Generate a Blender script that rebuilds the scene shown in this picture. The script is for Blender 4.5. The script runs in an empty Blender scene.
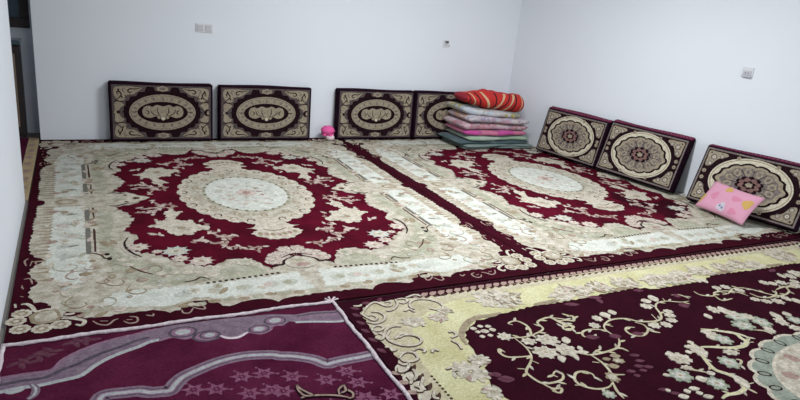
import bpy, bmesh, math, random
from mathutils import Vector, Matrix
random.seed(7)
SC = bpy.context.scene
COL = SC.collection

# ------------------------------------------------------------------ camera
F_PX = 618.146
YAW, PITCH, ROLL = 0.496917, 0.304714, 0.102068
CAM = Vector((0.34077, -6.63057, 1.55))
fw = Vector((math.sin(YAW)*math.cos(PITCH), math.cos(YAW)*math.cos(PITCH), -math.sin(PITCH)))
rt = Vector((math.cos(YAW), -math.sin(YAW), 0.0))
up = rt.cross(fw)
r2 = rt*math.cos(ROLL) + up*math.sin(ROLL)
u2 = -rt*math.sin(ROLL) + up*math.cos(ROLL)
cd = bpy.data.cameras.new('camera')
cam = bpy.data.objects.new('camera', cd)
COL.objects.link(cam)
cd.sensor_width = 36.0
cd.lens = F_PX/800.0*36.0
cd.clip_start = 0.02
cam.matrix_world = Matrix(((r2.x, u2.x, -fw.x, CAM.x), (r2.y, u2.y, -fw.y, CAM.y), (r2.z, u2.z, -fw.z, CAM.z), (0, 0, 0, 1)))
SC.camera = cam

# ------------------------------------------------------------------ world, lights, exposure
w = bpy.data.worlds.new('world'); SC.world = w
w.use_nodes = True
w.node_tree.nodes['Background'].inputs[0].default_value = (0.75, 0.85, 1.0, 1)
w.node_tree.nodes['Background'].inputs[1].default_value = 0.4

def area(name, loc, size, size_y, power, color, rot):
    l = bpy.data.lights.new(name, 'AREA'); l.shape = 'RECTANGLE'
    l.size = size; l.size_y = size_y; l.energy = power; l.color = color
    o = bpy.data.objects.new(name, l); COL.objects.link(o)
    o.location = loc; o.rotation_euler = rot
    return o
# fluorescent tube under the ceiling in the middle of the room
area('ceiling_tube_light', (3.1, -2.9, 2.72), 1.3, 0.12, 122, (0.93, 0.97, 1.0), (0, 0, 0))
# fill light added behind the camera, as daylight from an unseen, assumed window
area('rear_fill_light', (2.9, -8.45, 1.55), 3.2, 1.5, 78, (0.90, 0.96, 1.0), (math.radians(90), 0, 0))
SC.view_settings.view_transform = 'Standard'
SC.view_settings.look = 'None'
SC.view_settings.gamma = 1.0
SC.view_settings.use_curve_mapping = False
SC.view_settings.exposure = 0.0

# ------------------------------------------------------------------ materials
def lin(c):
    return tuple((v/255/12.92) if v/255 <= 0.04045 else ((v/255+0.055)/1.055)**2.4 for v in c)
def lin4(c): return lin(c)+(1.0,)
MATS = {}
def nodes_of(name):
    m = bpy.data.materials.new(name); m.use_nodes = True
    return m, m.node_tree.nodes, m.node_tree.links, m.node_tree.nodes['Principled BSDF']
def wool(key, c1, c2, scale=22.0, sheen=0.0, rough=1.0, bump=0.15, speck=0.32):
    """woven pile: mottled between two yarn colours, fine tuft relief"""
    m, N, L, P = nodes_of(key)
    tc = N.new('ShaderNodeTexCoord')
    n1 = N.new('ShaderNodeTexNoise'); n1.inputs['Scale'].default_value = scale; n1.inputs['Detail'].default_value = 5; n1.inputs['Roughness'].default_value = 0.65
    L.new(tc.outputs['Object'], n1.inputs['Vector'])
    rp = N.new('ShaderNodeValToRGB'); rp.color_ramp.elements[0].position = 0.36; rp.color_ramp.elements[1].position = 0.64
    rp.color_ramp.elements[0].color = lin4(c1); rp.color_ramp.elements[1].color = lin4(c2)
    L.new(n1.outputs['Fac'], rp.inputs['Fac'])
    n3 = N.new('ShaderNodeTexNoise'); n3.inputs['Scale'].default_value = 75; n3.inputs['Detail'].default_value = 4; n3.inputs['Roughness'].default_value = 0.7
    L.new(tc.outputs['Object'], n3.inputs['Vector'])
    mr = N.new('ShaderNodeMapRange'); mr.inputs[1].default_value = 0.3; mr.inputs[2].default_value = 0.7; mr.inputs[3].default_value = 1.0-speck; mr.inputs[4].default_value = 1.0+speck*0.6
    L.new(n3.outputs['Fac'], mr.inputs[0])
    mu = N.new('ShaderNodeVectorMath'); mu.operation = 'SCALE'
    L.new(rp.outputs['Color'], mu.inputs[0]); L.new(mr.outputs[0], mu.inputs['Scale'])
    L.new(mu.outputs[0], P.inputs['Base Color'])
    n2 = N.new('ShaderNodeTexNoise'); n2.inputs['Scale'].default_value = 420; n2.inputs['Detail'].default_value = 2
    L.new(tc.outputs['Object'], n2.inputs['Vector'])
    bp = N.new('ShaderNodeBump'); bp.inputs['Strength'].default_value = bump; bp.inputs['Distance'].default_value = 0.003
    L.new(n2.outputs['Fac'], bp.inputs['Height']); L.new(bp.outputs['Normal'], P.inputs['Normal'])
    P.inputs['Roughness'].default_value = rough
    P.inputs['Specular IOR Level'].default_value = 0.04
    P.inputs['Sheen Weight'].default_value = sheen; P.inputs['Sheen Roughness'].default_value = 0.5
    MATS[key] = m
    return m
def plain(key, c, rough=0.6, var=0.04, scale=6.0, metal=0.0, spec=0.3):
    m, N, L, P = nodes_of(key)
    tc = N.new('ShaderNodeTexCoord'); n1 = N.new('ShaderNodeTexNoise')
    n1.inputs['Scale'].default_value = scale; n1.inputs['Detail'].default_value = 4
    L.new(tc.outputs['Object'], n1.inputs['Vector'])
    rp = N.new('ShaderNodeValToRGB'); a = lin(c)
    rp.color_ramp.elements[0].color = tuple(max(0, v*(1-var)) for v in a)+(1,)
    rp.color_ramp.elements[1].color = tuple(min(1, v*(1+var)) for v in a)+(1,)
    L.new(n1.outputs['Fac'], rp.inputs['Fac']); L.new(rp.outputs['Color'], P.inputs['Base Color'])
    P.inputs['Roughness'].default_value = rough; P.inputs['Metallic'].default_value = metal
    P.inputs['Specular IOR Level'].default_value = spec
    MATS[key] = m
    return m
def patchwork(key, cols, scale=9.0, rough=0.85, sheen=0.2):
    """printed cloth: irregular coloured patches"""
    m, N, L, P = nodes_of(key)
    tc = N.new('ShaderNodeTexCoord')
    nz = N.new('ShaderNodeTexNoise'); nz.inputs['Scale'].default_value = scale*0.9; nz.inputs['Detail'].default_value = 3
    mx = N.new('ShaderNodeMix'); mx.data_type = 'VECTOR'; mx.inputs[0].default_value = 0.25
    vo = N.new('ShaderNodeTexVoronoi'); vo.inputs['Scale'].default_value = scale
    L.new(tc.outputs['Object'], nz.inputs['Vector'])
    L.new(tc.outputs['Object'], mx.inputs[4]); L.new(nz.outputs['Color'], mx.inputs[5])
    L.new(mx.outputs[1], vo.inputs['Vector'])
    sp = N.new('ShaderNodeSeparateColor'); L.new(vo.outputs['Color'], sp.inputs[0])
    rp = N.new('ShaderNodeValToRGB'); rp.color_ramp.interpolation = 'CONSTANT'
    while len(rp.color_ramp.elements) < len(cols): rp.color_ramp.elements.new(0.5)
    for i, c in enumerate(cols):
        rp.color_ramp.elements[i].position = i/len(cols); rp.color_ramp.elements[i].color = lin4(c)
    L.new(sp.outputs[0], rp.inputs['Fac']); L.new(rp.outputs['Color'], P.inputs['Base Color'])
    P.inputs['Roughness'].default_value = rough; P.inputs['Sheen Weight'].default_value = sheen
    P.inputs['Specular IOR Level'].default_value = 0.15
    MATS[key] = m
    return m
# carpet yarns
wool('maroon', (64, 9, 24), (90, 13, 34), 3.5)
wool('maroon_edge', (46, 8, 20), (60, 10, 26), 5)
wool('cream', (172, 162, 146), (208, 200, 184), 26)
wool('pinkcream', (180, 162, 152), (202, 188, 178), 26)
wool('white', (188, 190, 180), (210, 211, 202), 12)
wool('white_motif', (172, 174, 160), (190, 190, 178), 20)
wool('greywhite', (166, 168, 160), (192, 192, 184), 20)
wool('beige', (158, 148, 130), (200, 194, 180), 15)
wool('tan', (136, 122, 100), (162, 148, 126), 24)
wool('sage', (148, 146, 126), (180, 178, 160), 15)
wool('greybar', (100, 98, 92), (124, 120, 112), 60)
wool('brown', (64, 44, 40), (86, 62, 54), 60)
wool('ink', (34, 20, 24), (48, 30, 32), 60)
wool('rose', (146, 122, 112), (170, 146, 136), 30)
wool('aubergine', (40, 8, 20), (50, 10, 25), 5)
wool('yellow', (184, 178, 134), (204, 200, 162), 5)
wool('yellow_cream', (174, 164, 134), (196, 188, 162), 14)
wool('mauve', (84, 46, 60), (106, 66, 78), 40)
wool('greygreen', (136, 142, 124), (160, 164, 146), 40)
wool('teal', (128, 134, 122), (150, 156, 144), 20)
wool('plum', (68, 17, 42), (90, 32, 58), 3)
wool('plum_dark', (66, 16, 40), (84, 28, 52), 3)
wool('lilac', (128, 94, 116), (146, 114, 132), 40)
wool('band_grey', (112, 94, 110), (132, 114, 126), 22)
wool('band_white', (156, 158, 160), (176, 178, 178), 30)
wool('band_dark', (72, 66, 74), (92, 82, 92), 40)
wool('fringe', (196, 180, 186), (216, 204, 208), 60)
wool('star', (116, 66, 92), (138, 90, 112), 40)
wool('runner_tan', (168, 148, 116), (190, 170, 136), 14)
wool('cush_mid', (78, 68, 68), (96, 86, 84), 40)
# cushions
wool('velvet', (30, 14, 26), (40, 20, 34), 12)
wool('velvet_top', (96, 34, 58), (116, 46, 74), 30)
wool('cush_dark', (30, 16, 22), (40, 24, 28), 30)
wool('cush_beige', (140, 128, 110), (164, 152, 132), 40)
wool('cush_grey', (104, 94, 90), (132, 122, 116), 40)
wool('cush_cream', (192, 184, 162), (208, 200, 180), 30)
wool('cush_rose', (114, 84, 82), (134, 104, 98), 40)
# room
plain('plaster', (226, 230, 236), 0.75, 0.02, 1.2)
plain('ceiling_paint', (235, 236, 238), 0.8, 0.02, 1.2)
plain('cement_floor', (120, 116, 110), 0.8, 0.08, 4)
plain('dark_wood', (52, 44, 44), 0.45, 0.12, 10)
plain('panel_wood', (128, 112, 96), 0.5, 0.12, 8)
plain('dark_glass', (70, 88, 98), 0.15, 0.1, 3, spec=0.6)
plain('plastic', (214, 214, 216), 0.4, 0.01)
plain('plastic_grey', (192, 192, 198), 0.45, 0.01)
plain('socket_dark', (50, 50, 54), 0.5, 0.01)

# ------------------------------------------------------------------ helpers
def tag(o, label=None, cat=None, group=None, kind=None):
    if label: o['label'] = label
    if cat: o['category'] = cat
    if group: o['group'] = group
    if kind: o['kind'] = kind
    return o
def empty(name, loc=(0, 0, 0)):
    o = bpy.data.objects.new(name, None); COL.objects.link(o); o.location = loc
    o.empty_display_size = 0.1
    return o
def mesh_obj(name, verts, faces, mats, idx=None, parent=None, smooth=False):
    me = bpy.data.meshes.new(name); me.from_pydata(verts, [], faces); me.update()
    for k in mats: me.materials.append(MATS[k])
    if idx: me.polygons.foreach_set('material_index', idx)
    if smooth: me.polygons.foreach_set('use_smooth', [True]*len(me.polygons))
    o = bpy.data.objects.new(name, me); COL.objects.link(o)
    if parent: o.parent = parent
    return o
def bm_obj(name, bm, mat, parent=None, smooth=False):
    me = bpy.data.meshes.new(name); bm.to_mesh(me); bm.free()
    if isinstance(mat, str): mat = [mat]
    for k in mat: me.materials.append(MATS[k])
    if smooth: me.polygons.foreach_set('use_smooth', [True]*len(me.polygons))
    o = bpy.data.objects.new(name, me); COL.objects.link(o)
    if parent: o.parent = parent
    return o
def bm_box(bm, x0, x1, y0, y1, z0, z1, bevel=0.0, seg=2):
    r = bmesh.ops.create_cube(bm, size=1.0)
    vs = r['verts']
    for v in vs:
        v.co = Vector((x0 if v.co.x < 0 else x1, y0 if v.co.y < 0 else y1, z0 if v.co.z < 0 else z1))
    if bevel > 0:
        es = list({e for v in vs for e in v.link_edges})
        bmesh.ops.bevel(bm, geom=es, offset=bevel, segments=seg, affect='EDGES', profile=0.5)
def box_obj(name, b, mat, parent=None, bevel=0.0, seg=2, smooth=False):
    bm = bmesh.new(); bm_box(bm, *b, bevel=bevel, seg=seg)
    return bm_obj(name, bm, mat, parent, smooth)
def catmull(pts, n=6, closed=False):
    if len(pts) < 3: return list(pts)
    out = []; m = len(pts)
    rng = m if closed else m-1
    for i in range(rng):
        p1 = pts[i]; p2 = pts[(i+1) % m]
        p0 = pts[i-1] if (closed or i > 0) else p1
        p3 = pts[(i+2) % m] if (closed or i+2 < m) else p2
        for k in range(n):
            t = k/n; t2 = t*t; t3 = t2*t
            out.append(tuple(0.5*((2*p1[j])+(-p0[j]+p2[j])*t+(2*p0[j]-5*p1[j]+4*p2[j]-p3[j])*t2+(-p0[j]+3*p1[j]-3*p2[j]+p3[j])*t3) for j in (0, 1)))
    if not closed: out.append(tuple(pts[-1]))
    return out
def ellipse(cx, cy, rx, ry, rot=0.0, n=20):
    c, s = math.cos(rot), math.sin(rot); o = []
    for i in range(n):
        a = 2*math.pi*i/n; x, y = rx*math.cos(a), ry*math.sin(a)
        o.append((cx+c*x-s*y, cy+s*x+c*y))
    return o
def flower(cx, cy, rx, ry, rot=0.0, petals=8, depth=0.22, n=5, ph=0.0):
    c, s = math.cos(rot), math.sin(rot); o = []
    for i in range(petals*n):
        a = 2*math.pi*i/(petals*n)
        k = 1-depth+depth*abs(math.sin(petals*a/2+ph))**0.7
        x, y = rx*k*math.cos(a), ry*k*math.sin(a)
        o.append((cx+c*x-s*y, cy+s*x+c*y))
    return o
def spiky(cx, cy, rx, ry, rot=0.0, spikes=7, depth=0.5):
    o = []; c, s = math.cos(rot), math.sin(rot)
    for i in range(spikes*2):
        a = math.pi*i/spikes; k = 1 if i % 2 == 0 else 1-depth
        x, y = rx*k*math.cos(a), ry*k*math.sin(a)
        o.append((cx+c*x-s*y, cy+s*x+c*y))
    return o
def leaf(cx, cy, rx, ry, rot=0.0, n=7):
    o = []; c, s = math.cos(rot), math.sin(rot)
    for sg in (1, -1):
        for i in range(n):
            t = i/n; x = -rx+2*rx*t if sg > 0 else rx-2*rx*t
            y = sg*ry*math.sin(math.pi*t)**0.8
            o.append((cx+c*x-s*y, cy+s*x+c*y))
    return o
def jag(poly, step=0.05, depth=0.012, closed=True):
    """break a contour into small woven teeth"""
    o = []; m = len(poly); rng = m if closed else m-1
    for i in range(rng):
        a = Vector(poly[i]); b = Vector(poly[(i+1) % m]); d = b-a; l = d.length
        o.append(tuple(a))
        k = int(l/step)
        if l < 1e-6: continue
        nn = Vector((-d.y, d.x))/l
        for j in range(1, k*2):
            t = j/(k*2)
            o.append(tuple(a+d*t+nn*(depth*random.uniform(0.4, 1.0) if j % 2 else -depth*random.uniform(0.2, 0.8))))
    if not closed: o.append(tuple(poly[-1]))
    return o

class Inlay:
    """flat woven motifs raised a fraction of a millimetre over the pile, with cut sides.
    part(name) starts a motif that becomes a part of its own; part(None) goes back to the ground work"""
    def __init__(self, z0, step=0.000012):
        self.z = z0; self.step = step; self.base = z0; self.groups = [[None, [], [], [], []]]; self.cur = self.groups[0]; self.peak = z0
    def part(self, name):
        if name is None: self.cur = self.groups[0]
        else:
            self.cur = [name, [], [], [], []]; self.groups.append(self.cur)
    def mark(self): return self.z
    def back(self, z): self.peak = max(self.peak, self.z); self.z = z
    def top(self): self.z = max(self.peak, self.z)
    def _k(self, key):
        K = self.cur[4]
        if key not in K: K.append(key)
        return K.index(key)
    def poly(self, key, pts, lift=0.0):
        pts = [tuple(p) for p in pts]
        ar = sum(pts[i][0]*pts[(i+1) % len(pts)][1]-pts[(i+1) % len(pts)][0]*pts[i][1] for i in range(len(pts)))
        if ar < 0: pts = pts[::-1]
        V, F, M = self.cur[1:4]
        self.z += self.step; z = self.z+lift; b = len(V); n = len(pts); k = self._k(key)
        V += [(p[0], p[1], z) for p in pts]; F.append(tuple(range(b, b+n))); M.append(k)
        V += [(p[0], p[1], self.base-0.0005) for p in pts]
        for i in range(n):
            j = (i+1) % n
            F.append((b+i, b+n+i, b+n+j, b+j)); M.append(k)
    def stroke(self, key, pts, width, taper=0.6, smooth=5, lift=0.0):
        pts = catmull(pts, smooth) if smooth else list(pts)
        n = len(pts)
        if n < 2: return
        V, F, M = self.cur[1:4]
        self.z += self.step; z = self.z+lift; b = len(V); k = self._k(key)
        for i, p in enumerate(pts):
            q0 = Vector(pts[max(0, i-1)]); q1 = Vector(pts[min(n-1, i+1)])
            d = q1-q0
            if d.length < 1e-9: d = Vector((1, 0))
            d.normalize(); nn = Vector((-d.y, d.x))
            t = i/(n-1); wv = width*0.5*(1-taper*abs(2*t-1)**2)
            a = Vector(p)+nn*wv; c = Vector(p)-nn*wv
            V += [(a.x, a.y, z), (c.x, c.y, z), (a.x, a.y, self.base-0.0005), (c.x, c.y, self.base-0.0005)]
        for i in range(n-1):
            o = b+4*i
            F += [(o+1, o+5, o+4, o), (o, o+4, o+6, o+2), (o+3, o+7, o+5, o+1)]; M += [k]*3
        e = b+4*(n-1)
        F += [(b+1, b, b+2, b+3), (e, e+1, e+3, e+2)]; M += [k]*2
    def build(self, name, parent, xf=None, clip=None, kind=None):
        flip = False
        if xf:
            o0 = Vector(xf((0, 0, 0))); e = [Vector(xf(b))-o0 for b in ((1, 0, 0), (0, 1, 0), (0, 0, 1))]
            flip = e[0].cross(e[1]).dot(e[2]) < 0
        main = None
        for gname, V, F, M, K in self.groups:
            if not F: continue
            vs = [xf(v) for v in V] if xf else V
            fs = [f[::-1] for f in F] if flip else F
            nm = gname or name
            me = bpy.data.meshes.new(nm); me.from_pydata(vs, [], fs)
            for k in K: me.materials.append(MATS[k])
            me.polygons.foreach_set('material_index', M); me.update()
            if clip:
                bm = bmesh.new(); bm.from_mesh(me)
                bmesh.ops.bisect_plane(bm, geom=bm.verts[:]+bm.edges[:]+bm.faces[:], plane_co=clip[0], plane_no=clip[1], clear_outer=True)
                n = len(bm.faces); bm.to_mesh(me); bm.free()
                if n == 0: continue
            o = bpy.data.objects.new(nm, me); COL.objects.link(o); o.parent = parent
            if gname is None:
                main = o
                if kind: o['kind'] = kind
        return main
def mir(pts, sx, sy): return [(p[0]*sx, p[1]*sy) for p in pts]
QUADS = ((-1, 1), (1, 1), (1, -1), (-1, -1))
def full(quarter):
    """quarter contour from the side axis (x,0) to the end axis (0,y) -> closed contour"""
    q = list(quarter)
    return q + [(-x, y) for x, y in q[::-1]] + [(-x, -y) for x, y in q] + [(x, -y) for x, y in q[::-1]]

# ------------------------------------------------------------------ room shell
WK = 0.155                                  # the right wall opens outwards a little
WX = 5.39
def wall_x(y): return WX-WK*y
FLOOR_Z = -0.012
H = 2.85
YF = -8.6
st = lambda o: tag(o, kind='structure')
def prism(name, pts, z0, z1, mat):
    n = len(pts)
    v = [(p[0], p[1], z0) for p in pts]+[(p[0], p[1], z1) for p in pts]
    f = [tuple(range(n))[::-1], tuple(range(n, 2*n))]+[(i, (i+1) % n, n+(i+1) % n, n+i) for i in range(n)]
    o = mesh_obj(name, v, f, [mat]); bm = bmesh.new(); bm.from_mesh(o.data)
    bmesh.ops.recalc_face_normals(bm, faces=bm.faces); bm.to_mesh(o.data); bm.free()
    return o
st(prism('floor', [(-1.8, YF-0.2), (wall_x(YF)+0.3, YF-0.2), (wall_x(YF)+0.3, 0.6), (-1.8, 0.6)], FLOOR_Z-0.1, FLOOR_Z, 'cement_floor'))
st(prism('ceiling', [(-1.8, YF-0.2), (wall_x(YF)+0.3, YF-0.2), (wall_x(YF)+0.3, 0.6), (-1.8, 0.6)], H, H+0.1, 'ceiling_paint'))
st(prism('wall_back', [(0.008, 0), (WX+0.3, 0), (WX+0.3, 0.2), (0.008, 0.2)], FLOOR_Z, H, 'plaster'))
st(prism('wall_right', [(wall_x(0.0), 0.0), (wall_x(YF), YF), (wall_x(YF)+0.2, YF), (wall_x(0)+0.2, 0.0)], FLOOR_Z, H, 'plaster'))
st(prism('wall_left', [(-0.024, -1.84), (-0.23, -1.84), (-0.23, YF), (-0.024, YF)], FLOOR_Z, H, 'plaster'))
# wall behind the camera, with an assumed, unseen window opening behind the fill light
st(box_obj('wall_front', (-0.23, 1.3, YF-0.2, YF, FLOOR_Z, H), 'plaster'))
st(box_obj('wall_front', (4.7, wall_x(YF)+0.2, YF-0.2, YF, FLOOR_Z, H), 'plaster'))
st(box_obj('wall_front', (1.3, 4.7, YF-0.2, YF, FLOOR_Z, 0.75), 'plaster'))
st(box_obj('wall_front', (1.3, 4.7, YF-0.2, YF, 2.35, H), 'plaster'))
# the hallway beyond the opening on the left
st(box_obj('wall_hall', (-1.8, 0.2, 0.35, 0.55, FLOOR_Z, H), 'plaster'))
st(box_obj('wall_hall', (-1.8, -1.6, -3.2, 0.35, FLOOR_Z, H), 'plaster'))
st(box_obj('wall_hall', (-1.6, -0.23, -3.3, -3.1, FLOOR_Z, H), 'plaster'))
# dark window in the hallway wall
wn = empty('window_1', (0, 0, 0)); st(wn)
wo = [(-0.95, -0.13), (1.0, 2.1)]
(xa, xb), (za, zb) = wo[0], wo[1]
xb = -0.025
box_obj('window_frame', (xa, xb, 0.30, 0.35, za, za+0.09), 'dark_wood', wn, 0.006)
box_obj('window_frame', (xa, xb, 0.30, 0.35, zb-0.07, zb), 'dark_wood', wn, 0.006)
box_obj('window_frame', (xa, xa+0.07, 0.30, 0.35, za+0.09, zb-0.07), 'dark_wood', wn, 0.006)
box_obj('window_frame', (xb-0.075, xb, 0.30, 0.35, za+0.09, zb-0.07), 'dark_wood', wn, 0.006)
box_obj('pane', (xa+0.07, xb-0.075, 0.325, 0.345, za+0.09, zb-0.07), 'dark_glass', wn)
# low dark cabinet under that window
cb = tag(empty('hall_cabinet', (-0.5, 0.2, FLOOR_Z)), 'dark low wooden cabinet under the window in the hallway at left', 'cabinet')
def cpart(name, b, mat, bevel=0.004):
    o = box_obj(name, (b[0]+0.5, b[1]+0.5, b[2]-0.2, b[3]-0.2, b[4]-FLOOR_Z, b[5]-FLOOR_Z), mat, cb, bevel); return o
cpart('cabinet_body', (-0.95, -0.115, 0.14, 0.34, FLOOR_Z, 0.86), 'dark_wood')
cpart('cabinet_top', (-0.97, -0.105, 0.11, 0.345, 0.86, 0.90), 'dark_glass')
for x0, x1 in ((-0.94, -0.54), (-0.52, -0.12)):
    d = cpart('cabinet_door', (x0, x1, 0.115, 0.14, 0.03, 0.84), 'dark_wood')
    pn = box_obj('door_panel', (x0+0.05+0.5, x1-0.035+0.5, 0.108-0.2, 0.118-0.2, 0.10-FLOOR_Z, 0.78-FLOOR_Z), 'panel_wood', d, 0.003)
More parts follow.
